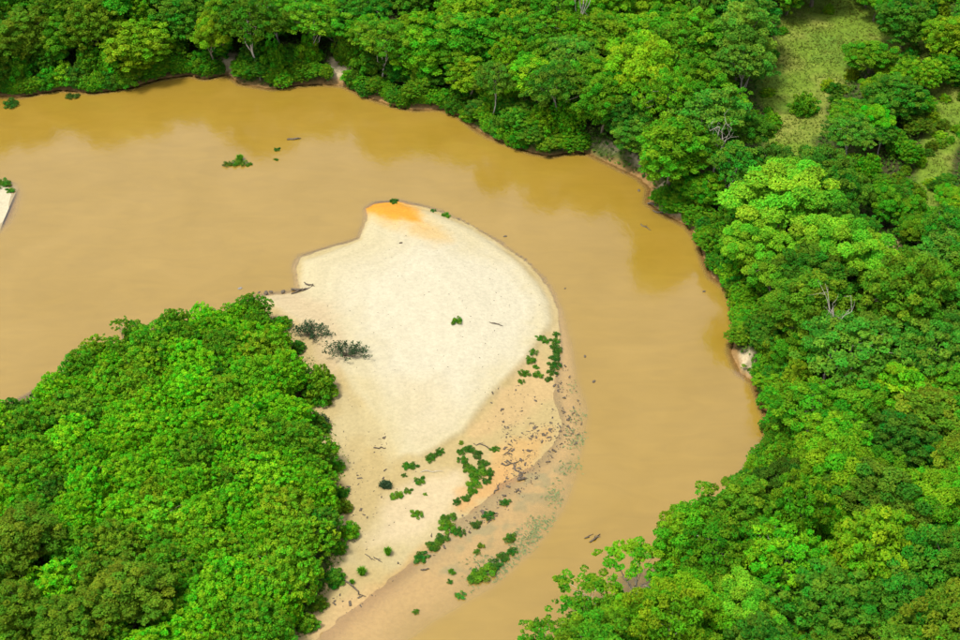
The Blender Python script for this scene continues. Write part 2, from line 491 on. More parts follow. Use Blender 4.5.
# ------------------------------------------------------------------ plant meshes
def leaf_cards(P, Nrm, size, r, aspect=1.6):
    """rhombic leaf sprays, slightly folded along the midrib: 4 verts, 2 triangles"""
    n = len(P)
    Nrm = Nrm / (np.linalg.norm(Nrm, axis=1, keepdims=True) + 1e-9)
    t = r.normal(size=(n, 3)); t -= (t * Nrm).sum(1, keepdims=True) * Nrm
    t /= np.linalg.norm(t, axis=1, keepdims=True) + 1e-9
    b_ = np.cross(Nrm, t)
    L = size[:, None] * aspect / 2; W = size[:, None] / 2
    fold = W * 0.45
    v0 = P - t * L; v1 = P + b_ * W - Nrm * fold; v2 = P + t * L - Nrm * fold * 0.4; v3 = P - b_ * W - Nrm * fold
    V = np.stack([v0, v1, v2, v3], 1).reshape(-1, 3)
    i = np.arange(n)[:, None] * 4
    Fc = np.concatenate([np.c_[i, i + 1, i + 2], np.c_[i, i + 2, i + 3]], 1).reshape(-1, 3)
    return V, Fc


def lobes_to_crown(lobes, r, leaf, cover, flat=0.75, upbias=0.55, under=-0.45):
    Ps, Ns, Ss, A, B = [], [], [], [], []
    for (x, y, z, rad) in lobes:
        n = int(cover * 4 * math.pi * rad * rad * 0.75 / (leaf * leaf * 0.8))
        d = r.normal(size=(int(n * 1.6) + 8, 3)); d /= np.linalg.norm(d, axis=1, keepdims=True)
        d = d[d[:, 2] > under + r.random(len(d)) * 0.25][:n]
        n = len(d)
        # surface of the clump broken into tufts
        bump = 1 + 0.22 * np.sin(d[:, 0] * 6 + x * 3) * np.sin(d[:, 1] * 6 + y * 3 + 1) * np.cos(d[:, 2] * 5 + z)
        rr = rad * bump * (0.70 + 0.36 * r.random(n) ** 0.6)
        p = d * rr[:, None]; p[:, 2] *= flat
        Ps.append(p + (x, y, z))
        Ns.append(d * (1 - upbias) + np.array([0, 0, upbias]) + r.normal(size=(n, 3)) * 0.5)
        Ss.append(leaf * (0.6 + 0.8 * r.random(n)))
        cl = r.random()
        A.append(np.clip(0.5 + (cl - 0.5) * 0.6 + r.normal(size=n) * 0.17, 0, 1))
        B.append(np.clip(0.45 + (r.random() - 0.5) * 0.9 + r.normal(size=n) * 0.2, 0, 1))
    P, Nn, S = np.vstack(Ps), np.vstack(Ns), np.concatenate(Ss)
    V, Fc = leaf_cards(P, Nn, S, r)
    A = np.repeat(np.concatenate(A), 4); B = np.repeat(np.concatenate(B), 4)
    return V, Fc, np.c_[A, B, np.zeros(len(A))]


def tube(path, radii, sides=6):
    path = np.asarray(path, float); V, Fc = [], []
    for i, p in enumerate(path):
        d = path[min(i + 1, len(path) - 1)] - path[max(i - 1, 0)]
        d /= np.linalg.norm(d) + 1e-9
        a = np.cross(d, (0.31, 0.95, 0.05) if abs(d[2]) > 0.7 else (0, 0, 1.0)); a /= np.linalg.norm(a) + 1e-9
        b_ = np.cross(d, a)
        for k in range(sides):
            th = 2 * math.pi * k / sides
            V.append(p + (a * math.cos(th) + b_ * math.sin(th)) * radii[i])
    for i in range(len(path) - 1):
        for k in range(sides):
            k2 = (k + 1) % sides
            Fc.append((i * sides + k, i * sides + k2, (i + 1) * sides + k2, (i + 1) * sides + k))
    return V, Fc


class MB:
    def __init__(s): s.v, s.f = [], []

    def add(s, v, f):
        o = len(s.v); s.v += [tuple(p) for p in v]; s.f += [tuple(i + o for i in q) for q in f]

    def mesh(s, name, mat):
        return mesh_from(name, np.array(s.v), np.array(s.f), mat, None, True)


def bent(a, b, r, n=4, amp=0.12, lift=0.0):
    a, b = np.array(a, float), np.array(b, float)
    L = np.linalg.norm(b - a)
    pts = []
    for i in range(n + 1):
        t = i / n
        p = a + (b - a) * t + np.array([0, 0, lift * L * math.sin(math.pi * t)])
        if 0 < i < n: p = p + r.normal(size=3) * amp * L * 0.25
        pts.append(p)
    return pts


def trunk_mesh(name, ends, top, r0, r, mat, twigs=0):
    """tapered trunk to 'top', limbs from it to every end"""
    m = MB()
    tp = bent((0, 0, -0.6), top, r, 5, 0.10)
    m.add(*tube(tp, [r0 * (1.25 if i == 0 else 1) * (1 - 0.62 * i / 5) for i in range(6)], 7))
    tp = np.array(tp)
    for e in ends:
        k = r.integers(2, 6)
        st = tp[k]
        pth = bent(st, e, r, 4, 0.2, 0.06)
        rr = r0 * (0.42 if k < 4 else 0.34)
        m.add(*tube(pth, [rr * (1 - 0.8 * i / 4) for i in range(5)], 5))
        for q in range(twigs):
            t0 = np.array(pth[r.integers(2, 5)])
            e2 = t0 + r.normal(size=3) * 0.9 + np.array([0, 0, 0.5])
            m.add(*tube(bent(t0, e2, r, 2, 0.2), [rr * 0.3, rr * 0.2, rr * 0.06], 4))
    return m.mesh(name, mat)


PROTO = {}


def proto(kind, R, H, crown, trunk):
    PROTO.setdefault(kind, []).append(dict(R=R, H=H, crown=crown, trunk=trunk))


def build_round(kind, seed, R, H, Rz, nl, lrad, leaf, cover, low=-0.25, flat=0.72, upb=0.5, trunk_mat=None, r0=0.28, core=1.0, kr=(0.58, 1.06)):
    r = np.random.default_rng(seed)
    Hc = H - Rz
    lobes = []
    ax = r.uniform(0.85, 1.15)
    ph = r.uniform(0, 6.3, 3)
    tries = 0
    while len(lobes) < nl and tries < 6000:
        tries += 1
        d = r.normal(size=3); d /= np.linalg.norm(d)
        if d[2] < low: continue
        th = math.atan2(d[1], d[0])
        edge = 1 + 0.14 * math.sin(2 * th + ph[0]) + 0.10 * math.sin(3 * th + ph[1]) + 0.06 * math.sin(5 * th + ph[2])
        k = r.uniform(*kr)
        rad = lrad * r.uniform(0.7, 1.4) * R / 4.5
        p = np.array([d[0] * (R - rad * 0.5) * k * edge * ax, d[1] * (R - rad * 0.5) * k * edge / ax, Hc + d[2] * (Rz - rad * 0.4) * (0.7 + 0.4 * r.random())])
        if any(np.linalg.norm(p - q[:3]) < 0.72 * (rad + q[3]) for q in lobes) and tries < 4500: continue
        lobes.append((*p, rad))
    V, Fc, A = lobes_to_crown(lobes, r, leaf, cover, flat, upb)
    if core:                                    # leaves between the clumps close the crown
        n = int(core * 2.6 * math.pi * R * (R + Rz) / 2 / (leaf * leaf * 0.8))
        d = r.normal(size=(n * 2, 3)); d /= np.linalg.norm(d, axis=1, keepdims=True)
        d = d[d[:, 2] > low][:n]
        k = 0.46 + 0.24 * r.random(len(d)) + 0.10 * np.sin(d[:, 0] * 7 + ph[0]) * np.sin(d[:, 1] * 7 + ph[1])
        V2, F2 = leaf_cards(d * k[:, None] * (R * ax, R / ax, Rz) + (0, 0, Hc), d * 0.5 + (0, 0, 0.5) + r.normal(size=d.shape) * 0.45, leaf * 1.15 * (0.6 + 0.8 * r.random(len(d))), r)
        a2 = np.repeat(np.clip(0.5 + r.normal(size=len(d)) * 0.18, 0, 1), 4)
        F2 = F2 + len(V); V = np.vstack([V, V2]); Fc = np.vstack([Fc, F2]); A = np.vstack([A, np.c_[a2, a2 * 0.9, a2 * 0]])
    ends = [np.array(l[:3]) - (0, 0, l[3] * 0.35) for l in lobes[::max(1, len(lobes) // 10)]]
    crown = mesh_from(kind + '_crown', V, Fc, M_LEAF, {'leaf': A})
    tr_ = trunk_mesh(kind + '_trunk', ends, (r.normal() * 0.3, r.normal() * 0.3, Hc + 0.2 * Rz), r0, r, trunk_mat or M_BARK)
    proto(kind, R, H, crown, tr_)


for s in range(8):   # forest tree of many small clumps, foliage well down the trunk
    build_round('broad', 100 + s, 4.5, 12, [4.6, 5.2, 4.0, 4.8, 5.4, 4.2, 5.0, 4.4][s], [125, 150, 110, 170, 135, 190, 90, 150][s], [0.60, 0.53, 0.68, 0.50, 0.57, 0.45, 0.76, 0.53][s], 0.195, 1.1, low=-0.75, upb=0.45, core=0.8)
for s in range(3):   # crown of smooth, cushion-like lobes
    build_round('cushion', 200 + s, 7.5, 15.5, 5.0, [56, 64, 50][s], 0.80, 0.27, 1.6, low=-0.4, flat=0.7, upb=0.55, r0=0.38, core=0.5)
for s in range(3):   # wide airy crown, branches showing
    build_round('airy', 300 + s, 6.5, 14, 4.0, [110, 125, 100][s], 0.44, 0.26, 0.95, low=-0.3, flat=0.6, upb=0.55, trunk_mat=M_PALE, r0=0.24, core=0.35)
for s in range(5):   # vine-covered thicket mound, foliage down to the ground
    build_round('mound', 400 + s, 3.6, 5.6, [3.6, 3.9, 3.4, 3.8, 3.5][s], [260, 300, 240, 320, 270][s], [0.34, 0.31, 0.37, 0.29, 0.32][s], 0.16, 1.0, low=-0.6, flat=0.85, upb=0.42, r0=0.12, core=1.4, kr=(0.76, 1.0))
for s in range(3):   # round bush
    build_round('bush', 500 + s, 2.4, 3.1, 2.1, [48, 56, 40][s], 0.85, 0.19, 1.1, low=-0.5, flat=0.85, upb=0.42, r0=0.07)


def build_open(seed, R, H, n):
    r = np.random.default_rng(seed)
    lobes, ends = [], []
    for i in range(n):
        th = i * 2.4 + r.uniform(-0.3, 0.3); k = math.sqrt((i + 0.6) / n)
        c0 = np.array([math.cos(th) * R * k, math.sin(th) * R * k, H - 1.0 - 2.8 * k * k + r.uniform(-0.6, 0.6)])
        ends.append(c0)
        for j in range(r.integers(6, 10)):
            lobes.append((*(c0 + r.normal(size=3) * (0.85, 0.85, 0.25)), r.uniform(0.3, 0.65)))
    V, Fc, A = lobes_to_crown(lobes, r, 0.27, 0.95, 0.5, 0.55)
    proto('open', R, H, mesh_from('open_crown', V, Fc, M_LEAF, {'leaf': A}),
          trunk_mesh('open_trunk', ends, (r.normal() * 0.4, r.normal() * 0.4, H - 3.2), 0.17, r, M_PALE))


for s in range(3): build_open(600 + s, 4.6, 11.5, [12, 10, 13][s])


def build_dead(seed, H):
    r = np.random.default_rng(seed)
    ends = [np.array([math.cos(i * 2.2) * r.uniform(1.2, 2.6), math.sin(i * 2.2) * r.uniform(1.2, 2.6), H + r.uniform(-2.0, 0.8)]) for i in range(6)]
    return trunk_mesh('dead_trunk', ends, (0.5, 0.2, H - 1.5), 0.26, r, M_PALE, twigs=3)


def build_twiggy(seed, R, H):
    """thin dark shrub: many fine stems, few leaves"""
    r = np.random.default_rng(seed)
    m = MB(); tips = []
    for i in range(46):
        th = r.uniform(0, 6.28); k = r.uniform(0.25, 1.0)
        e = np.array([math.cos(th) * R * k, math.sin(th) * R * 0.55 * k, H * (1.05 - 0.6 * k) * r.uniform(0.6, 1.1) + 0.1])
        p = bent((r.normal() * 0.15, r.normal() * 0.15, -0.1), e, r, 3, 0.22)
        m.add(*tube(p, [0.035, 0.026, 0.018, 0.007], 4)); tips += [np.array(p[2]), np.array(p[3]), (np.array(p[2]) + np.array(p[3])) / 2]
    P = np.array(tips); P = np.repeat(P, 9, 0) + r.normal(size=(len(P) * 9, 3)) * 0.16
    P[:, 2] = np.maximum(P[:, 2], 0.05)
    V, Fc = leaf_cards(P, r.normal(size=P.shape) + (0, 0, 0.5), 0.17 * (0.6 + 0.8 * r.random(len(P))), r)
    a = np.repeat(np.clip(0.5 + r.normal(size=len(P)) * 0.2, 0, 1), 4)
    return m.mesh('stems', M_DRIFT), mesh_from('foliage', V, Fc, M_LEAF, {'leaf': np.c_[a, a * 0.6, a * 0]})


def build_herb(seed, R=1.0, H=0.8, leaf=0.085, n=900):
    """low leafy clump with a ragged outline, unit radius"""
    r = np.random.default_rng(seed)
    lob = []
    for i in range(16):
        th = i * 2.4 + r.uniform(-0.6, 0.6); k = R * math.sqrt(i / 16) * r.uniform(0.75, 1.15)
        lob.append((math.cos(th) * k, math.sin(th) * k, H * r.uniform(0.25, 0.5), R * r.uniform(0.2, 0.36)))
    V, Fc, A = lobes_to_crown(lob, r, leaf, 1.0, 0.9, 0.3, -0.8)
    V[:, 2] = np.maximum(V[:, 2], 0.0) + 0.01
    m = MB()
    for l in lob:
        m.add(*tube(bent((l[0] * 0.3, l[1] * 0.3, -0.12), l[:3], r, 2, 0.15), [0.03, 0.022, 0.01], 4))
    return m.mesh('stem', M_BARK), mesh_from('foliage', V, Fc, M_LEAF, {'leaf': A})


def build_grass(seed, R=1.0, H=1.0, n=260):
    r = np.random.default_rng(seed)
    V, Fc, A = [], [], []
    for i in range(n):
        th, k = r.uniform(0, 6.28), R * 0.35 * math.sqrt(r.random())
        p = np.array([math.cos(th) * k, math.sin(th) * k, -0.05])
        d = np.array([math.cos(th), math.sin(th), 0]) * r.uniform(0.1, 0.9) * R * 0.8
        side = np.array([-math.sin(th), math.cos(th), 0]) * 0.05
        h = H * r.uniform(0.5, 1.0)
        mid, tip = p + d * 0.4 + (0, 0, h * 0.75), p + d + (0, 0, h * r.uniform(0.6, 1.0))
        o = len(V); V += [p - side, p + side, mid + side * 0.8, mid - side * 0.8, tip, tip]
        Fc += [(o, o + 1, o + 2), (o, o + 2, o + 3), (o + 3, o + 2, o + 4)]
        A += [np.clip(0.5 + r.normal() * 0.2, 0, 1)] * 6
    A = np.array(A)
    return mesh_from('blades', np.array(V), np.array(Fc), M_LEAF, {'leaf': np.c_[A, A * 0.8, A * 0]})


# ------------------------------------------------------------------ planting
COLS = {                                        # leaf colour (linear albedo), word used in labels
    'mid':    ((0.068, 0.222, 0.007), 'mid green'),
    'fresh':  ((0.094, 0.278, 0.007), 'fresh green'),
    'yellow': ((0.120, 0.265, 0.007), 'yellow green'),
    'deep':   ((0.044, 0.168, 0.009), 'dark green'),
    'olive':  ((0.084, 0.180, 0.008), 'olive green'),
    'blue':   ((0.070, 0.218, 0.014), 'blue green'),
    'lime':   ((0.130, 0.360, 0.014), 'lime green'),
    'gold':   ((0.165, 0.350, 0.008), 'golden green'),
    'leafy':  ((0.100, 0.340, 0.006), 'lush green'),
}
WATER_SAND = np.array([(-300, 118), (-120, 103), (0, 95), (20, 97), (60, 90), (95, 93), (130, 88), (160, 79), (190, 75), (205, 80), (228, 74), (242, 84),
    (272, 90), (290, 86), (320, 84), (345, 86), (370, 98), (395, 106), (415, 110), (440, 109), (460, 116), (475, 128), (490, 137),
    (505, 143), (530, 152), (550, 156), (572, 152), (580, 147), (602, 149), (628, 160), (658, 177), (652, 190), (650, 203), (665, 213), (690, 226),
    (700, 240), (708, 265), (714, 277), (728, 287), (738, 308), (738, 330), (730, 350), (745, 350), (750, 370), (756, 382), (763, 402), (772, 425), (770, 437),
    (762, 455), (742, 474), (722, 486), (700, 494), (683, 487), (660, 503), (655, 525), (668, 552), (674, 580), (630, 585), (600, 588),
    (580, 602), (560, 615), (540, 626), (522, 645), (490, 720), (440, 830), (200, 830), (270, 670), (292, 640), (325, 600), (336, 572), (335, 540), (343, 520), (338, 500),
    (334, 470), (328, 440), (314, 408), (304, 388), (318, 370), (308, 352), (290, 335), (270, 305), (262, 292), (240, 290), (230, 292),
    (215, 299), (190, 300), (165, 303), (150, 309), (135, 317), (110, 325), (90, 335), (70, 345), (50, 359), (20, 377), (0, 387),
    (-120, 450), (-300, 530)], float)
GRASS_VIS = np.array([(797, 18), (800, 9), (858, 8), (872, 28), (868, 44), (852, 52), (850, 70), (848, 90), (835, 96), (818, 108), (812, 128), (811, 148),
    (798, 148), (768, 145), (763, 120), (760, 85), (776, 60), (786, 34)], float)
GRASS_VIS2 = np.array([(884, 36), (925, 44), (930, 66), (905, 70), (890, 56)], float)
GRASS_VIS3 = np.array([(938, 100), (954, 108), (952, 138), (936, 165), (930, 188), (920, 186), (926, 150), (934, 122)], float)
BARE_VIS = np.array([(842, 286), (838, 298), (848, 304), (868, 298), (878, 284), (872, 282), (856, 292)], float)
BARE_VIS2 = np.array([(220, 60), (222, 74), (233, 75), (236, 62)], float)
BARE_VIS3 = np.array([(331, 66), (332, 83), (343, 84), (344, 68)], float)
NONFOREST = [WATER_SAND, GRASS_VIS, GRASS_VIS2, GRASS_VIS3, BARE_VIS, BARE_VIS2, BARE_VIS3]

_d = np.random.default_rng(1).normal(size=(60, 3)); _d /= np.linalg.norm(_d, axis=1, keepdims=True)
_mx, _my = np.meshgrid(np.arange(-200, 1160, 2.0), np.arange(-200, 880, 2.0))
OPEN = np.zeros(_mx.shape, bool)                # where the photograph shows no wood, as a lookup table
for poly in NONFOREST: OPEN |= sdist(poly, _mx, _my) > 0
_gx, _gy = np.meshgrid(np.arange(-170, 171, 1.0), np.arange(60, 381, 1.0))
TAB = [sdist(FL1, _gx, _gy), sdist(FL2, _gx, _gy)]


def is_open(px, py):
    i = np.clip(((np.asarray(px) + 200) / 2).astype(int), 0, OPEN.shape[1] - 1); j = np.clip(((np.asarray(py) + 200) / 2).astype(int), 0, OPEN.shape[0] - 1)
    return OPEN[j, i]


def inland(k, x, y):
    return TAB[k][int(min(max(y - 60 + .5, 0), 320)), int(min(max(x + 170 + .5, 0), 340))]


STRIP = np.array([(586, 144), (604, 147), (632, 158), (659, 175), (655, 183), (640, 177), (615, 165), (590, 153)], float)    # bare bank in view


def clear_share(x, y, zc, R, Rz):
    p = _d * (R * 0.93, R * 0.93, Rz * 0.95)
    px, py = proj(x + p[:, 0], y + p[:, 1], zc + p[:, 2])
    if 540 < px.mean() < 700 and 90 < py.mean() < 220 and (sdist(STRIP, px, py) > 0).any(): return 1.0
    return is_open(px, py).mean()


class Grid:
    def __init__(s): s.a = np.zeros((4000, 3)); s.n = 0
    def add(s, x, y, r): s.a[s.n] = (x, y, r); s.n += 1
    def free(s, x, y, r, k):
        a = s.a[:s.n]
        return not ((a[:, 0] - x) ** 2 + (a[:, 1] - y) ** 2 < (k * (r + a[:, 2])) ** 2).any()


placed = Grid()
PLANTS = []      # records, labelled at the end


def plant(kind, x, y, R, H, colour, name, cat, label=None, group=None, rz=None, sq=1.0, vi=None, jitter=0.12, crown_name='crown', lean=0.0):
    pr = PROTO[kind][vi if vi is not None else rng.integers(len(PROTO[kind]))]
    z = float(land_h(np.array([x]), np.array([y]))[0])
    z = max(z, 0.02) - 0.05
    root = bpy.data.objects.new(name, None); col.objects.link(root)
    root.empty_display_size = 0.5
    root.location = (x, y, z)
    root.rotation_euler = (lean * rng.normal(), lean * rng.normal(), rng.uniform(0, 6.28) if rz is None else rz)
    base = np.array(COLS[colour][0] if isinstance(colour, str) else colour)
    if name == 'thicket_shrub': jitter = 0.06
    cc = base * (1 + jitter * rng.normal(size=3) * (0.9, 0.6, 0.6))
    cc = np.maximum(cc * (1 + jitter * rng.normal()), 0.003)
    sx = R / pr['R']
    scl = (sx, sx * sq, H / pr['H'])
    put(crown_name, pr['crown'], root, scale=scl, color=cc)
    put('trunk', pr['trunk'], root, scale=scl)
    px, py = proj(x, y, z + H * 0.7)
    PLANTS.append(dict(o=root, kind=kind, x=x, y=y, R=R, H=H, colour=colour if isinstance(colour, str) else 'mid', cat=cat, label=label, group=group, px=float(px), py=float(py)))
    placed.add(x, y, R)
    return root


def plant_px(kind, px, py, R, H, colour, name, cat, label=None, group=None, k=0.68, **kw):
    """(px, py): where the crown's middle shows in the photograph"""
    z0 = 2.2
    x, y = at(px, py, z0 + H * k)
    if max(inland(0, x, y), inland(1, x, y)) < 1: print('near water', px, py, name, inland(0, x, y), inland(1, x, y))
    return plant(kind, x, y, R, H, colour, name, cat, label, group, **kw)


T, S_ = 'broadleaf_tree', 'shrub'
# --- trees one can point to
plant_px('cushion', 785, 198, 8.8, 16, 'lime', T, 'tree', 'largest lime green tree, its cushioned crown just below the grass clearing', vi=0, jitter=0)
plant_px('cushion', 846, 250, 6.6, 15, 'lime', T, 'tree', 'lime green tree right of the largest one, above a bare leaning pale trunk', vi=1, jitter=0.02)
plant_px('cushion', 772, 272, 3.8, 9, 'lime', T, 'tree', 'small lime green tree directly below the largest lime crown', vi=2, jitter=0.05)
plant_px('cushion', 756, 243, 5.0, 12, 'lime', T, 'tree', 'lime green tree at the lower left of the largest lime crown', vi=1, jitter=0.03)
plant_px('cushion', 808, 258, 4.6, 11, 'lime', T, 'tree', 'lime green tree between the largest lime crown and the leaning pale trunk', vi=2, jitter=0.03)
plant_px('cushion', 640, 66, 7.0, 17, 'gold', T, 'tree', 'brightest yellow green tree in the middle of the top forest', vi=1, jitter=0.02)
plant_px('airy', 706, 118, 8.0, 15, 'blue', T, 'tree', 'wide airy blue green tree left of the grass clearing', vi=0, jitter=0.03)
plant_px('airy', 852, 352, 8.2, 14, 'blue', T, 'tree', 'wide airy blue green tree below the leaning pale trunk', vi=1, jitter=0.03)
plant_px('airy', 931, 352, 6.2, 13, 'blue', T, 'tree', 'airy blue green tree near the right edge, halfway down', vi=2, jitter=0.03)
plant_px('cushion', 836, 470, 6.4, 14, 'fresh', T, 'tree', 'light green smooth crowned tree left of a dark gap, lower right', vi=2, jitter=0.03)
plant_px('cushion', 930, 508, 5.6, 13, 'fresh', T, 'tree', 'round fresh green tree at the right edge beside the dark gap', vi=0, jitter=0.03)
plant_px('broad', 688, 522, 5.0, 13, 'fresh', T, 'tree', 'riverside tree bulging out over the water, lower middle right', vi=1, jitter=0.03)
plant_px('open', 636, 558, 4.8, 10.5, 'fresh', T, 'tree', 'open branched tree leaning over the river, leaf sprays against brown water', vi=0, jitter=0.03)
plant_px('open', 588, 588, 4.2, 9, 'mid', T, 'tree', 'sparse tree with separate leaf sprays over water, left of the open one', vi=1, jitter=0.03)
plant_px('open', 546, 628, 3.0, 8, 'mid', T, 'tree', 'sparse small tree furthest left along the bottom bank', vi=2, jitter=0.03)
plant_px('cushion', 745, 612, 4.6, 12, 'lime', T, 'tree', 'bright lime tree near the bottom edge, right of the open branched trees', vi=1, jitter=0.03)
plant_px('broad', 640, 622, 4.4, 10, 'fresh', T, 'tree', 'fresh green tree at the bottom edge under the open branched tree', vi=3, jitter=0.03)
plant_px('mound', 604, 612, 4.0, 7.5, 'mid', T, 'tree', 'leafy mid green tree under the sparse leaf sprays by the water', vi=2, jitter=0.03)
plant_px('broad', 905, 22, 6.0, 11, 'deep', T, 'tree', 'round dark green tree right of the clearing at the top', vi=4, jitter=0.03)
plant_px('broad', 948, 42, 5.0, 11, 'yellow', T, 'tree', 'yellow green tree in the top right corner', vi=0, jitter=0.03)
plant_px('bush', 804, 105, 2.6, 4.0, 'mid', S_, 'shrub', 'lone rounded shrub standing on the grass clearing', vi=0, jitter=0.03)
plant_px('bush', 828, 16, 1.3, 1.8, 'yellow', S_, 'shrub', 'tiny yellow green shrub at the top of the clearing', vi=1, jitter=0.03)
plant_px('broad', 868, 62, 4.6, 7.5, 'mid', T, 'tree', 'green tree at the right side of the clearing', vi=2, jitter=0.03)
plant_px('broad', 893, 100, 6.0, 9.5, 'deep', T, 'tree', 'broad dark green tree right of the lone clearing shrub', vi=3, jitter=0.03)
plant_px('broad', 905, 82, 3.4, 8, 'fresh', T, 'tree', 'light green small tree beside the broad dark one right of clearing', vi=5, jitter=0.03)
plant_px('airy', 850, 138, 5.0, 8.5, 'blue', T, 'tree', 'low blue green tree at the clearing\'s lower right corner', vi=0, jitter=0.03)
plant_px('broad', 133, 34, 6.8, 11.5, 'yellow', T, 'tree', 'yellow tipped tree above the far bank at upper left', vi=3, jitter=0.03)
plant_px('broad', 22, 30, 6.2, 12.5, 'olive', T, 'tree', 'yellowish green tree in the top left corner', vi=1, jitter=0.03)
plant_px('broad', 125, 592, 5.4, 10, 'olive', T, 'tree', 'olive tree with browned leaves at the bottom left thicket', vi=0, jitter=0.03)
plant_px('broad', 14, 545, 5.2, 10, 'olive', T, 'tree', 'olive green tree at the left edge of the thicket', vi=2, jitter=0.03)
plant_px('broad', 66, 628, 4.6, 9, 'olive', T, 'tree', 'small olive tree at the bottom edge, lower left', vi=5, jitter=0.05)
plant_px('broad', 12, 610, 4.2, 9, 'olive', T, 'tree', 'dull green tree in the bottom left corner', vi=4, jitter=0.03)
plant_px('open', 119, 318, 1.5, 5.5, 'mid', S_, 'shrub', 'small flat topped shrub poking out over water above the thicket', vi=1, k=0.9)
plant_px('bush', 318, 368, 2.9, 5.0, 'mid', S_, 'shrub', 'round bush standing off the thicket on the sand, beside dark twiggy shrubs', vi=0, jitter=0.03)
plant_px('bush', 310, 412, 1.9, 2.6, 'deep', S_, 'shrub', 'dark low bush on sand at the thicket edge below the round bush', vi=1)
plant_px('bush', 349, 522, 1.5, 1.9, 'fresh', S_, 'shrub', 'bright green bush on sand against the thicket\'s right edge', vi=2, jitter=0.03, k=0.4)
plant_px('broad', 588, 18, 5.0, 13, 'fresh', T, 'tree', 'fresh green tree right of the bare white tree at the top', vi=0, jitter=0.03)
# bare, pale trees
for (px, py, z, H, rz, lb) in ((574, 12, 14.0, 17, 0.3, 'bare white dead tree rising from the top forest'),
                               (713, 150, 11.0, 14, 1.2, 'bare pale dead tree left of the lime crown'),
                               (846, 282, 5.0, 10, 0.0, 'bare pale trunk leaning below the right lime tree'),
                               (832, 340, 11.5, 15.5, 2.0, 'thin pale dead tree among the airy blue green leaves')):
    x, y = at(px, py, z)
    root = bpy.data.objects.new('dead_tree', None); col.objects.link(root)
    root.location = (x, y, float(land_h(np.array([x]), np.array([y]))[0]))
    if 'leaning' in lb:
        root.location.x -= 2.2; root.rotation_euler = (0, 0.42, rz)
    else:
        root.rotation_euler = (0.05, 0.08, rz)
    put('trunk', build_dead(int(px), H), root)
    tag(root, lb, 'tree')

# --- the closed forest: fill what the photograph shows wooded, large crowns first
GR, GP, GT = 'trees of the closed forest', 'shrubs along the water', 'shrubs of the riverside thicket'


def pick_colour(px, py):
    n = vnoise(px, py, 60.0, 5, 9); u = rng.random()
    if px < 340 and py < 130: w = dict(mid=.38, deep=.34, yellow=.08, fresh=.08, olive=.06, blue=.06)
    elif py < 160 and not (px > 690 and py > 130): w = dict(mid=.42, fresh=.24, deep=.14, yellow=.10, blue=.10)
    elif px > 640 and py > 520 and px > 880: w = dict(deep=.35, olive=.35, mid=.3)
    elif 680 < px < 915 and 130 < py < 330: w = dict(mid=.45, deep=.55)
    else: w = dict(mid=.44, fresh=.20, deep=.16, olive=.07, yellow=.05, blue=.08)
    ks = list(w); p = np.array([w[k] for k in ks])
    sh = (np.arange(len(ks)) - len(ks) / 2) * 0.0
    return str(rng.choice(ks, p=p / p.sum()))


def fill(region, kinds, count, Rr, Hr, k, name, cat, group, colf, tol=0.07, tries=4000, fit=0.8, dmin=1.5, zone=None):
    n = 0
    x0, y0, x1, y1 = region
    for _ in range(tries):
        if n >= count: break
        px, py = rng.uniform(x0, x1), rng.uniform(y0, y1)
        if is_open(px, py): continue
        R = rng.uniform(*Rr); H = rng.uniform(*Hr) * (0.85 + 0.15 * R / Rr[1]) * (1.2 if name == T and rng.random() < 0.1 else 1)
        if px > 835 and py < 235:
            if R > 4.6: continue
            R *= 0.8; H *= 0.62
        x, y = at(px, py, 2.2 + H * 0.68)
        fl_ = (inland(0, x, y), inland(1, x, y))
        if max(fl_) < dmin: continue
        if zone == 'outer' and fl_[0] < (dmin if px < 640 or py < 190 or py > 470 else max(dmin, 1 + (H - 5) * 0.6)): continue
        if zone == 'island' and fl_[1] < dmin: continue
        if not placed.free(x, y, R, k): continue
        if clear_share(x, y, 2.0 + H * 0.66, R, H * 0.3) > tol: continue
        plant(str(rng.choice(kinds)), x, y, R, H, colf(px, py), name, cat, None, group, sq=rng.uniform(0.78, 1.25), lean=0.05)
        n += 1
    return n


for i_, (px, py) in enumerate(((862, 292), (878, 280), (848, 303), (890, 268), (868, 303), (884, 294))):
    x, y = at(px, py, 2.5)
    plant('bush', x, y, 1.5 + 0.2 * (i_ % 3), 1.8, ['olive', 'mid'][i_ % 2], 'scrub_bush', 'bush', ['olive', 'green'][i_ % 2] + ' low bush in the hollow under the leaning trunk, ' + ['first', 'second', 'third'][i_ // 2] + ' of its colour')
EDGE = [(282, 322, 1.6), (298, 346, 1.3), (326, 388, 1.2), (312, 398, 1.5), (322, 428, 1.4), (331, 446, 1.0), (336, 466, 1.3), (341, 492, 1.1), (342, 507, 1.4), (338, 548, 1.2), (335, 576, 1.5), (318, 602, 1.3), (306, 622, 1.5)]
EW = ['topmost', 'second', 'third', 'fourth', 'fifth', 'sixth', 'seventh', 'eighth', 'ninth', 'tenth', 'eleventh', 'twelfth', 'lowest']
for i_, (px, py, R) in enumerate(EDGE):
    x, y = at(px, py, 1.0)
    plant('bush', x, y, R, R * rng.uniform(0.9, 1.3), ['mid', 'deep', 'olive'][i_ % 3], 'edge_bush', 'bush', f'{EW[i_]} small loose bush down the thicket edge on the sand', 'loose bushes on the thicket edge')
cnt = []
SCRUB = 'low scrub around the clearings'
k_ = 0
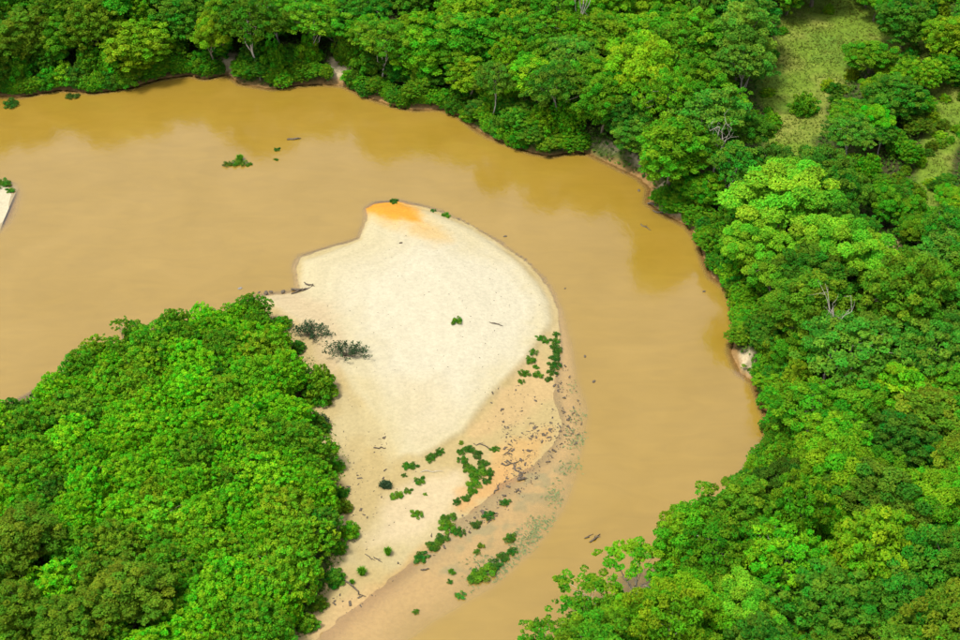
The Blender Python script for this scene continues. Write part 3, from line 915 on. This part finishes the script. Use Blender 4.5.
while k_ < 70:
    px, py = rng.uniform(752, 970), rng.uniform(0, 240)
    x, y = at(px, py, 1.5)
    g_ = max(sdist(CLEAR, np.array([x]), np.array([y]))[0], sdist(CLEAR2, np.array([x]), np.array([y]))[0])
    if not (-2.5 < g_ < (2.2 if px < 905 else 4.5)) or (px < 905 and g_ > 1.2 and rng.random() < 0.6): continue
    plant('bush', x, y, rng.uniform(0.7, 1.9), rng.uniform(0.8, 2.4), str(rng.choice(['mid', 'olive', 'yellow', 'deep'])), 'scrub_bush', 'bush', None, SCRUB)
    k_ += 1
# thicket on the inside of the bend
isl_col = lambda px, py: str(rng.choice(['mid', 'leafy', 'fresh', 'deep', 'yellow'], p=[.24, .52, .16, .04, .04])) if py < 540 or px > 180 else str(rng.choice(['mid', 'olive', 'leafy']))
cnt.append(fill((-45, 280, 350, 690), ['mound'], 60, (3.8, 5.0), (5.8, 6.8), 0.52, 'thicket_shrub', 'shrub', GT, isl_col, 0.05, 2500, zone='island', dmin=0.8))
cnt.append(fill((-45, 280, 350, 690), ['mound'], 130, (2.6, 3.6), (4.6, 5.8), 0.52, 'thicket_shrub', 'shrub', GT, isl_col, 0.05, 3500, zone='island', dmin=0.3))
# outer forest
cnt.append(fill((-50, -45, 1010, 700), ['broad', 'broad', 'airy'], 130, (5.0, 7.0), (11, 16), 0.56, T, 'tree', GR, pick_colour, 0.04, 5000, zone='outer', dmin=2))
cnt.append(fill((-50, -45, 1010, 700), ['broad', 'broad', 'airy', 'cushion'], 110, (3.6, 5.0), (9, 13), 0.54, T, 'tree', GR, pick_colour, 0.05, 6000, zone='outer'))
cnt.append(fill((-50, -40, 1010, 700), ['broad', 'mound'], 110, (2.4, 3.6), (5, 8.5), 0.53, T, 'tree', GR, pick_colour, 0.06, 6000, zone='outer', dmin=1.0))
# bushes hanging over the waterline of the outer bank
bl = ground_poly(BANK)
seg = np.linalg.norm(np.diff(bl, axis=0), axis=1); cum = np.r_[0, np.cumsum(seg)]
nb = 0
for row in (0, 1):
    s = 0.0
    while s < cum[-1]:
        i = min(np.searchsorted(cum, s, 'right') - 1, len(seg) - 1)
        t = (s - cum[i]) / seg[i]
        p = bl[i] * (1 - t) + bl[i + 1] * t
        e = (bl[i + 1] - bl[i]) / seg[i]
        nrm = np.array([-e[1], e[0]])
        R = rng.uniform(1.6, 3.0) if row == 0 else rng.uniform(2.6, 3.8)
        x, y = p + nrm * (R * rng.uniform(0.3, 0.6) if row == 0 else 2.2 + R * rng.uniform(0.5, 0.9))
        px, py = proj(x, y, 2)
        s += R * (rng.uniform(0.7, 1.1) if row == 0 else rng.uniform(1.2, 1.9))
        if not (-40 < px < 1000 and -20 < py < 690): continue
        if 582 < px < 660 and 130 < py < 192 and (row == 1 or rng.random() < 0.8): continue
        if 738 < px < 762 and 342 < py < 382 and row == 0: continue
        if (219 < px < 236 or 331 < px < 344) and py < 90: continue
        H = rng.uniform(2.2, 4.0) if row == 0 else rng.uniform(4.0, 6.5)
        if clear_share(x, y, 1.0 + H * 0.5, R, H * 0.4) > 0.5: continue
        plant(str(rng.choice(['bush', 'mound', 'mound', 'broad'])), x, y, R, H, str(rng.choice(['mid', 'fresh', 'deep'], p=[.55, .1, .35])), 'riverside_shrub', 'shrub', None, GP)
        nb += 1
print('planted', cnt, nb, len(PLANTS))

# undergrowth filling the ground between the trunks: one uncountable mass
r = np.random.default_rng(77)
n = 170000
ux, uy = r.uniform(-125, 128, n), r.uniform(112, 330, n)
hz = land_h(ux, uy)
ok = (np.maximum(sdist(FL1, ux, uy), sdist(FL2, ux, uy)) > 0.15)
ok &= np.maximum(sdist(CLEAR, ux, uy), sdist(CLEAR2, ux, uy)) < -0.5 + 2 * (r.random(n) - 0.5)
for bpoly in BARE[:5]: ok &= sdist(bpoly, ux, uy) < 0.2
ppx, ppy = proj(ux, uy, hz)
ok &= (ppx > -60) & (ppx < 1020) & (ppy > -40) & (ppy < 760)
bump = np.maximum(fbm(ux, uy, 3.0, 3, 60) + 0.35, 0.05) * 2.3
uz = hz + bump * np.sqrt(r.random(n))
P = np.c_[ux, uy, uz][ok]
V, Fc = leaf_cards(P, r.normal(size=P.shape) * 0.5 + (0, -0.1, 1), 0.42 * (0.6 + 0.9 * r.random(len(P))), r)
a = np.repeat(np.clip(0.5 + r.normal(size=len(P)) * 0.2, 0, 1), 4)
ug = put('undergrowth', mesh_from('undergrowth', V, Fc, M_LEAF, {'leaf': np.c_[a, a, a * 0]}), color=(0.045, 0.125, 0.012))
tag(ug, 'low leafy undergrowth between the trees', 'undergrowth', kind='stuff')

# grass of the clearings
n = 60000
gx, gy = r.uniform(50, 128, n), r.uniform(225, 325, n)
ok = np.maximum(sdist(CLEAR, gx, gy), sdist(CLEAR2, gx, gy)) + fbm(gx, gy, 6, 3, 70) * 5 > -0.3
ok &= (vnoise(gx, gy, 1.6, 8) + 0.6 * vnoise(gx, gy, 5, 3)) > r.uniform(0.3, 1.3, n)
gx, gy = gx[ok], gy[ok]
gz = land_h(gx, gy)
P = np.c_[gx, gy, gz + 0.12 + 0.18 * r.random(len(gx))]
V, Fc = leaf_cards(P, r.normal(size=P.shape) * 0.55 + (0, 0, 0.8), 0.20 * (0.6 + 0.9 * r.random(len(P))), r, 2.4)
a = np.clip(vnoise(gx, gy, 4, 90) * 0.7 + 0.15 + r.normal(size=len(P)) * 0.15, 0, 1)
a = np.repeat(a, 4)
tag(put('grass', mesh_from('grass', V, Fc, M_LEAF, {'leaf': np.c_[a, np.clip(1.2 - a, 0, 1), a * 0]}), color=(0.095, 0.152, 0.02)), 'short olive grass of the clearings', 'grass', kind='stuff')

# ------------------------------------------------------------------ plants and wood on the sandbar
HERB = [build_herb(800 + i) for i in range(5)]
GRASSM = [build_grass(820 + i) for i in range(2)]


def herb(px, py, R, label, colour='mid', H=None, name='sandbar_plant', group=None, sq=1.0, z=None):
    i = rng.integers(len(HERB))
    x, y = at(px, py, 0.4)
    z0 = max(float(land_h(np.array([x]), np.array([y]))[0]), 0.0) if z is None else z
    root = bpy.data.objects.new(name, None); col.objects.link(root)
    root.location = (x, y, z0); root.rotation_euler = (0, 0, rng.uniform(0, 6.28))
    R *= 1.05; root.scale = (R, R * sq, (H or R * 0.65))
    cc = np.array(COLS[colour][0]) * (0.75, 0.75, 1.0) * (1 + 0.1 * rng.normal(size=3)) + (0, 0, 0.003)
    put('foliage', HERB[i][1], root, color=cc); put('stem', HERB[i][0], root)
    tag(root, label, 'plant', group)
    return root


herb(457, 327, 0.85, 'single round green plant alone on the white sand', 'fresh', 1.1)
# ring of plants on the orange flat
ring = [(462, 452, .75, 'dark plant at the upper left of the ring of plants', 'deep'), (470, 450, .7, 'dark plant at the top of the ring of plants', 'deep'),
        (478, 455, .8, 'dark plant at the upper right of the ring of plants', 'deep'), (463, 461, .8, 'green plant on the left of the ring of plants', 'mid'),
        (468, 468, .85, 'green plant at the lower left of the ring of plants', 'mid'), (483, 464, .9, 'dark plant on the right of the ring of plants', 'deep'),
        (477, 473, 1.25, 'largest green plant at the foot of the ring of plants', 'mid'), (489, 472, .8, 'dark plant outside the ring to its right', 'deep'),
        (473, 484, 1.1, 'bright green plant just below the ring of plants', 'fresh'), (487, 480, .7, 'small dark plant lower right of the ring', 'deep'),
        (473, 491, .65, 'lowest green plant in the tail of the ring', 'mid'), (466, 497, .7, 'dull plant between the ring\'s tail and the lower bush row', 'deep'),
        (457, 501, .6, 'small dark plant left of the ring\'s tail end', 'deep')]
low = [(448, 517, 1.0, 'green bush at the top of the lower bush row', 'mid'), (447, 526, 1.1, 'brightest bush in the middle of the lower bush row', 'fresh'),
       (455, 529, .8, 'dark bush right of the lower bush row', 'deep'), (442, 537, .9, 'dark bush towards the foot of the lower bush row', 'deep'),
       (434, 544, 1.05, 'green bush at the foot of the lower bush row', 'mid'), (460, 531, .7, 'dark plant at the water\'s edge beside the lower bush row', 'deep'),
       (489, 514, .85, 'green tuft at the water\'s edge amid driftwood', 'deep'), (505, 501, .65, 'small tuft at the water\'s edge right of the driftwood line', 'deep'),
       (476, 523, .75, 'dark tuft at the water\'s edge left of the green tuft', 'deep'), (421, 556, .95, 'dark tuft at the water line below the bush row', 'deep')]
mid_ = [(430, 460, .7, 'green left end of the short plant strip at the pale sand\'s tip', 'mid'), (434, 457, .6, 'middle plant of the short strip at the pale sand\'s tip', 'deep'),
        (440, 453, .65, 'dark right end of the short strip at the pale sand\'s tip', 'deep'), (407, 468, .75, 'green half of a plant pair left of the strip', 'mid'),
        (413, 468, .7, 'dark half of a plant pair left of the strip', 'deep'), (420, 482, .8, 'rounded plant below the pale sand\'s tip', 'mid'),
        (397, 497, .85, 'flat bright plant left of the rounded plants', 'fresh'), (408, 492, .6, 'small plant just right of the flat bright plant', 'mid'),
        (417, 514, .8, 'lone yellow green plant low on the cream sand', 'yellow'), (404, 477, .4, 'tiny dark plant above the flat bright plant', 'deep'),
        (461, 444, .4, 'tiny bright plant above the ring of plants', 'yellow'), (495, 449, .6, 'small plant right above the ring on orange sand', 'mid'),
        (425, 494, .3, 'tiny plant between the rounded and the lone plant', 'yellow')]
strip = [(556, 333, .6, 'topmost dark plant of the tall shoreline strip'), (555, 340, .8, 'second plant down the tall shoreline strip'),
         (556, 348, .95, 'third plant down the tall shoreline strip'), (555, 356, .9, 'fourth plant down the tall shoreline strip'),
         (555, 364, .9, 'fifth plant down the tall shoreline strip'), (552, 371, .8, 'sixth plant down the tall shoreline strip'),
         (549, 378, .6, 'lowest dark plant of the tall shoreline strip')]
inner = [(541, 339, .75, 'topmost green plant of the inner row by the pale sand'), (546, 341, .5, 'small plant beside the top of the inner row'),
         (533, 352, .75, 'second green plant of the inner row by the pale sand'), (530, 360, .9, 'third and widest plant of the inner row by pale sand'),
         (524, 373, .8, 'fourth plant of the inner row by the pale sand'), (521, 381, .55, 'lowest dark plant of the inner row by pale sand'),
         (538, 374, .8, 'plant between inner row and shoreline strip, lower end'), (536, 366, .5, 'small plant between inner row and shoreline strip')]
for a_ in ring + low + mid_: herb(*a_[:4], a_[4], group='low plants on the sandbar')
for a_ in strip: herb(*a_, 'deep', group='low plants on the sandbar')
for a_ in inner: herb(*a_, 'mid', group='low plants on the sandbar')
# in and by the shallows
for a_ in [(483, 572, 1.55, 'largest bright green water plant standing in the shallows', 'fresh'), (475, 577, 1.0, 'green water plant at the lower left of the largest one', 'mid'),
           (494, 564, 1.0, 'dark water plant at the upper right of the largest one', 'deep'), (503, 556, .8, 'dark plant furthest right of the shallows clump', 'deep'),
           (512, 550, .7, 'dark tip plant of the shallows clump', 'deep'),
           (481, 544, .5, 'yellow green tuft in the shallows above the largest water plant', 'yellow'), (477, 550, .5, 'small tuft in the shallows under the yellow green one', 'mid'),
           (510, 537, .8, 'green weed tuft in open shallows', 'mid'), (416, 610, .45, 'small weed in peach shallows near the bottom', 'mid'),
           (452, 570, .5, 'small reed tuft left of the water plants', 'mid'), (450, 580, .4, 'tiny dark tuft below the reed tuft', 'deep'), (460, 594, .7, 'pale weed tuft under the water plants', 'blue')]:
    herb(*a_[:4], a_[4], name='water_plant', group='plants in the shallows')
# in the upper river
for a_ in [(239, 161, 1.3, 'tallest grassy plant on a mud bar in the upper river', 'mid'), (249, 163, .6, 'small tuft right of the grassy plant in the river', 'mid'),
           (277, 148, .6, 'flat tuft in the upper river near the dark log', 'deep'), (276, 158, .4, 'tiny tuft below the flat tuft in the river', 'deep'),
           (228, 163, .9, 'thin brownish tuft left of the grassy plant', 'olive'), (11, 103, 1.5, 'leafy plant in water by the far bank, left edge', 'deep'),
           (72, 95, 1.2, 'leafy plant dipping into water under the far bank', 'deep'), (394, 200, .8, 'dark plant at the very tip of the sandbar', 'deep'),
           (433, 209, .5, 'small dark plant on the sandbar\'s upper shore', 'deep'), (446, 214, .8, 'green plant lying on the sandbar\'s upper shore', 'mid'),
           (2, 183, 1.6, 'green plant on the sand spit at the left edge', 'mid'), (10, 189, .8, 'small plant at the end of the sand spit', 'mid')]:
    herb(*a_[:4], a_[4], name='waterside_plant', group='plants at the river')
for (px, py, R, H, lb, cl) in [(240, 158, 1.0, 1.3, 'upright grass tuft rising from the mud bar in the river', 'mid'), (362, 573, 0.9, 1.4, 'upright small shrub near the dead stick, bottom left of sand', 'mid'),
                               (388, 553, 0.8, 1.5, 'upright narrow plant on the tan sand above the water line', 'mid'), (352, 582, .5, .7, 'small tuft at the top of the dead stick', 'mid')]:
    x, y = at(px, py, 0.4)
    root = bpy.data.objects.new('grass_tuft', None); col.objects.link(root)
    root.location = (x, y, max(0.0, float(land_h(np.array([x]), np.array([y]))[0]))); root.scale = (R, R, H)
    put('blades', GRASSM[rng.integers(2)], root, color=COLS[cl][0]); tag(root, lb, 'grass', 'upright tufts')
for (px, py, R, H, lb) in [(312, 335, 4.4, 2.6, 'upper of two dark twiggy shrubs on the pale sand'), (347, 358, 4.3, 2.4, 'lower of two dark twiggy shrubs on the pale sand'),
                           (318, 420, 2.0, 1.5, 'dark twiggy shrub by the thicket below the round bush'), (386, 486, 0.9, 0.8, 'grey twiggy tuft on the tan sand')]:
    x, y = at(px, py, 0.8)
    root = bpy.data.objects.new('twiggy_shrub', None); col.objects.link(root)
    root.location = (x, y, float(land_h(np.array([x]), np.array([y]))[0])); root.rotation_euler = (0, 0, -0.2)
    st, fo = build_twiggy(int(px), R, H)
    put('stems', st, root); put('foliage', fo, root, color=(0.045, 0.085, 0.035)); tag(root, lb, 'shrub', 'twiggy shrubs')


def log(px, py, L, rad, rz, label, name='driftwood_log', branch=True, z=None, mat=None):
    r = np.random.default_rng(int(px * 7 + py))
    x, y = at(px, py, 0.3)
    z0 = max(float(land_h(np.array([x]), np.array([y]))[0]), -0.02) if z is None else z
    m = MB()
    p = bent((-L / 2, 0, rad * 0.6), (L / 2, 0, rad * 0.7), r, 5, 0.16)
    for q in p: q[2] = max(q[2], rad * 0.3)
    m.add(*tube(p, [rad * 0.75, rad, rad * 0.95, rad * 0.8, rad * 0.6, rad * 0.25], 6))
    if branch:
        for k in (2, 3):
            e = np.array(p[k]) + (L * r.uniform(0.1, 0.25), L * r.uniform(-0.22, 0.22), rad + L * r.uniform(0.02, 0.12))
            m.add(*tube(bent(p[k], e, r, 2, 0.2), [rad * 0.5, rad * 0.35, rad * 0.1], 5))
    o = put(name, m.mesh(name, mat or M_DRIFT), None, (x, y, z0), rz)
    tag(o, label, 'driftwood', 'driftwood pieces')


log(496, 328, 2.4, .09, -0.4, 'thin dark stick lying alone on the white sand')
log(294, 138, 2.6, .22, 0.15, 'dark log floating in the upper river', branch=False)
log(589, 535, 1.5, .12, 0.6, 'left of two logs floating beside the lower shallows', branch=False)
log(595, 537, 2.2, .16, 0.8, 'right of two logs floating beside the lower shallows')
log(355, 588, 4.0, .14, -0.75, 'dead stick leaning over the tan sand, bottom left')
log(305, 288, 4.5, .22, 0.1, 'main trunk in the driftwood pile at the water notch')
log(300, 290, 3.2, .14, 0.5, 'left branch in the driftwood pile at the water notch')
log(311, 286, 2.8, .12, -0.6, 'right branch in the driftwood pile at the water notch')
log(646, 226, 2.6, .12, -0.9, 'forked branch stuck in the water near the right bank')
log(656, 205, 3.2, .18, -0.5, 'dark snag at the foot of the right bank')
log(664, 212, 4.0, .16, -0.4, 'long dark snag along the right bank below the first')
log(512, 463, 2.2, .12, 0.4, 'dark stick at the right edge of the orange flat')
log(483, 447, 3.0, .10, -0.4, 'thin stick above the ring of plants')
log(497, 487, 2.2, .12, 1.2, 'dark stick right below the ring of plants')
log(522, 478, 1.4, .22, 0.3, 'short dark stump by the water right of the ring')
log(380, 451, 1.8, .10, -0.1, 'small stick on the tan sand left of the pale tip')
log(370, 557, 1.9, .08, -0.7, 'grey stick on the tan sand by the upright plant')
log(378, 559, 1.6, .08, -0.7, 'second grey stick right of the first by the upright plant')
log(432, 473, 3.4, .05, 0.05, 'thin pale stick on cream sand left of the ring', branch=False, mat=M_PALE)
log(508, 451, 2.0, .08, 0.9, 'stick standing on orange sand right of the ring')
log(765, 440, 3.0, .16, 1.2, 'dead branch in the water at the right bank\'s corner')
log(425, 568, 1.2, .12, 0.1, 'short dark piece in the shallows under the bush row', branch=False)


def stone(px, py, R, label):
    r = np.random.default_rng(int(px + py * 3))
    import bmesh
    bm = bmesh.new(); bmesh.ops.create_icosphere(bm, subdivisions=2, radius=1)
    for v_ in bm.verts:
        v_.co *= 1 + 0.35 * (vnoise(np.array([v_.co.x * 1.3 + px]), np.array([v_.co.y * 1.3 + v_.co.z + py]), 0.7)[0] - 0.5)
        v_.co.z *= 0.6
    me = bpy.data.meshes.new('stone'); bm.to_mesh(me); bm.free(); me.materials.append(M_DRIFT if 'lump' in label or 'dark' in label else M_STONE)
    x, y = at(px, py, 0.1)
    o = put('stone', me, None, (x, y, max(float(land_h(np.array([x]), np.array([y]))[0]), 0) + R * 0.05), r.uniform(0, 6), (R * 1.3, R * 0.85, R))
    tag(o, label, 'stone', 'stones at the notch')


for a_ in [(259, 292, .22, 'leftmost dark stone where thicket meets the water notch'), (266, 292.5, .42, 'second dark stone along the water notch'), (271, 291.5, .3, 'third dark stone along the water notch'),
           (283, 291.5, .4, 'rightmost dark stone on the water notch near the driftwood pile'), (240, 288, .3, 'pale stone at the top corner of the thicket'),
           (401, 247, .25, 'tiny dark stone on pale sand under the orange tip'), (505, 236, .28, 'dark lump in the water off the upper bar'), (585, 356, .25, 'dark lump in the water right of the shoreline strip'),
           (594, 381, .28, 'lower dark lump in the water right of the shoreline strip'), (565, 288, .18, 'small lump in the water at the bar\'s shoulder'), (639, 190, .3, 'dark lump in the river under the sandy right bank'), (704, 291, .26, 'dark lump in the river beside the right bank')]:
    stone(*a_)

# scraps of bark and mud clods too small to pick apart
def scatter(name, zones, label, cat, n, size, mat=None, color=None, flat=False, thick=0.5):
    r = np.random.default_rng(len(name) * 13 + n)
    V, Fc = [], []
    cube = np.array([(-1, -1, -1), (1, -1, -1), (1, 1, -1), (-1, 1, -1), (-1, -1, 1), (1, -1, 1), (1, 1, 1), (-1, 1, 1)], float)
    cf = [(0, 3, 2, 1), (4, 5, 6, 7), (0, 1, 5, 4), (1, 2, 6, 5), (2, 3, 7, 6), (3, 0, 4, 7)]
    ars = np.array([z[1] for z in zones], float); ars /= ars.sum()
    pts = []
    while len(pts) < n:
        zp, w = zones[r.choice(len(zones), p=ars)]
        zp = np.array(zp, float)
        px, py = r.uniform(zp[:, 0].min(), zp[:, 0].max()), r.uniform(zp[:, 1].min(), zp[:, 1].max())
        if sdist(zp, np.array([px]), np.array([py]))[0] < 0: continue
        if r.random() > 2.2 * max(0, vnoise(px, py, 9.0)) ** 2: continue
        pts.append(at(px, py, 0.2))
    P = np.array(pts); hz = np.maximum(land_h(P[:, 0], P[:, 1]), 0.0)
    for (x, y), z in zip(P, hz):
        s = size * r.uniform(0.4, 1.3); th = r.uniform(0, 3.14)
        q = cube * (s * r.uniform(0.8, 2.2), s * 0.7, s * thick) * (1 + 0.35 * r.normal(size=(8, 3)))
        c_, s_ = math.cos(th), math.sin(th)
        q = np.c_[q[:, 0] * c_ - q[:, 1] * s_ + x, q[:, 0] * s_ + q[:, 1] * c_ + y, q[:, 2] + z + s * thick * 0.3]
        o = len(V); V += list(q); Fc += [tuple(i + o for i in fq) for fq in cf]
    tag(put(name, mesh_from(name, np.array(V), np.array(Fc), mat)), label, cat, kind='stuff')


DEB = [([(470, 395), (520, 385), (562, 400), (568, 435), (550, 465), (500, 510), (455, 540), (430, 558), (425, 540), (480, 490), (495, 445)], 8),
       ([(500, 425), (565, 420), (552, 460), (505, 485)], 7),
       ([(455, 530), (500, 498), (535, 470), (545, 478), (505, 512), (462, 540)], 5),
       ([(340, 400), (365, 410), (390, 450), (385, 520), (350, 520), (345, 450)], 1.5),
       ([(548, 340), (580, 385), (584, 440), (560, 450)], 4),
       ([(330, 600), (400, 560), (430, 545), (425, 555), (380, 592), (340, 620)], 2.5)]
scatter('debris', DEB, 'dark scraps of wood and clods strewn over the orange flat', 'debris', 240, 0.14, M_DRIFT)
scatter('litter', DEB, 'fine dark litter strewn along the wet edge of the bar', 'debris', 800, 0.05, M_DRIFT)
scatter('pebbles', [([(300, 262), (365, 240), (375, 215), (440, 220), (520, 265), (550, 310), (520, 360), (430, 400), (350, 380), (300, 330)], 10),
                    ([(340, 390), (380, 420), (420, 470), (400, 540), (345, 560), (345, 450)], 4)],
        'fine dark specks on the pale sand', 'pebbles', 240, 0.05, M_DRIFT)

# low green fringe where the thicket meets the sand
r = np.random.default_rng(55)
ex, ey = r.uniform(-58, -10, 90000), r.uniform(112, 215, 90000)
e_ = -sdist(FL2, ex, ey) + fbm(ex, ey, 5, 3, 33) * 3.0
ok = (e_ < 1.9 * r.random(len(ex)) ** 1.5) & (e_ > -1.5) & (vnoise(ex, ey, 2.2, 6) > 0.35) & (land_h(ex, ey) > 0.05)
ex, ey = ex[ok], ey[ok]
V, Fc = leaf_cards(np.c_[ex, ey, land_h(ex, ey) + 0.05 + 0.5 * r.random(len(ex)) ** 2], r.normal(size=(len(ex), 3)) * 0.6 + (0, 0, 0.8), 0.16 * (0.6 + 0.9 * r.random(len(ex))), r, 2.0)
a = np.repeat(np.clip(0.5 + r.normal(size=len(ex)) * 0.22, 0, 1), 4)
tag(put('verge_grass', mesh_from('verge_grass', V, Fc, M_LEAF, {'leaf': np.c_[a, a, a * 0]}), color=(0.075, 0.16, 0.015)), 'low green fringe where the thicket meets the sand', 'grass', kind='stuff')

# floating weed in the shallows
r = np.random.default_rng(91)
zp = np.array([(455, 560), (500, 545), (530, 515), (560, 470), (572, 400), (562, 385), (575, 380), (586, 420), (582, 470), (560, 515), (535, 545), (500, 580), (470, 592)], float)
pts = []
while len(pts) < 800:
    px, py = r.uniform(450, 590), r.uniform(378, 595)
    if sdist(zp, np.array([px]), np.array([py]))[0] < 0 or r.random() > 3.0 * max(0, vnoise(px, py, 14.0, 3, 4) - 0.2) ** 2: continue
    pts.append(at(px, py))
P = np.array(pts); P = P + r.normal(size=P.shape) * 0.25
V, Fc = leaf_cards(np.c_[P, np.full(len(P), 0.035)], r.normal(size=(len(P), 3)) * 0.05 + (0, 0, 1), 0.17 * (0.5 + r.random(len(P))), r, 2.6)
a = np.repeat(np.clip(0.5 + r.normal(size=len(P)) * 0.2, 0, 1), 4)
tag(put('floating_weed', mesh_from('floating_weed', V, Fc, M_LEAF, {'leaf': np.c_[a, a * 0.5, a * 0]}), color=(0.15, 0.20, 0.08)), 'thin green weed floating on the shallows', 'weed', kind='stuff')

# ------------------------------------------------------------------ labels of the closed forest, each by look, place and order
ORD = ['first', 'second', 'third', 'fourth', 'fifth', 'sixth', 'seventh', 'eighth', 'ninth', 'tenth', 'eleventh', 'twelfth', 'thirteenth', 'fourteenth', 'fifteenth',
       'sixteenth', 'seventeenth', 'eighteenth', 'nineteenth', 'twentieth'] + ['twenty-' + w for w in ('first', 'second', 'third', 'fourth', 'fifth', 'sixth', 'seventh', 'eighth', 'ninth')]


def zone_of(p):
    px, py = p['px'], p['py']
    if p['cat'] == 'shrub' and p['group'] == GT:
        if py > 560: return 'along the thicket\'s bottom'
        if px > 240: return 'on the thicket\'s sandbar side'
        if px < 90: return 'at the thicket\'s left end'
        if py < 430: return 'in the thicket\'s upper part'
        return 'in the thicket\'s middle'
    if p['group'] == SCRUB: return 'by the main clearing' if px < 905 else 'on the right edge clearing'
    if px < 225 and py < 120: return 'on far bank left of bare gap'
    if px < 420 and py < 130: return 'on far bank right of bare gap'
    if px < 580 and py < 170: return 'along the far bank\'s middle'
    if px < 740 and py < 215: return 'between sandy bank and clearing'
    if py < 130: return 'around the grass clearing'
    if py < 240: return 'right of largest lime tree'
    if py < 400: return 'on right bank below lime trees'
    if py < 520: return 'behind the right bank\'s corner'
    return 'in the lower right forest'


SIZE = lambda p: ('large' if p['R'] > 5.4 else 'medium' if p['R'] > 3.7 else 'small')
buckets = {}
for p in PLANTS:
    if p['label']:
        tag(p['o'], p['label'], p['cat'], p['group']); continue
    buckets.setdefault((p['cat'], p['group'], COLS[p['colour']][1], SIZE(p), zone_of(p)), []).append(p)
for (cat, grp, cw, sz, zn), L in buckets.items():
    L.sort(key=lambda p: p['px'])
    noun = 'tree' if cat == 'tree' else 'low scrub bush' if grp == SCRUB else ('waterside shrub' if grp == GP else 'leafy shrub')
    for i, p in enumerate(L):
        if len(L) == 1: lb = f'only {sz} {cw} {noun} {zn}'
        else: lb = f'{sz} {cw} {noun} {zn}, {ORD[min(i, len(ORD) - 1)]} from left'
        tag(p['o'], lb, cat, grp)
print('tris', sum(sum(len(p.vertices) - 2 for p in m.polygons) if len(m.polygons) < 500 else len(m.polygons) * (len(m.polygons[0].vertices) - 2) for m in bpy.data.meshes))
print('objects', len(bpy.data.objects))
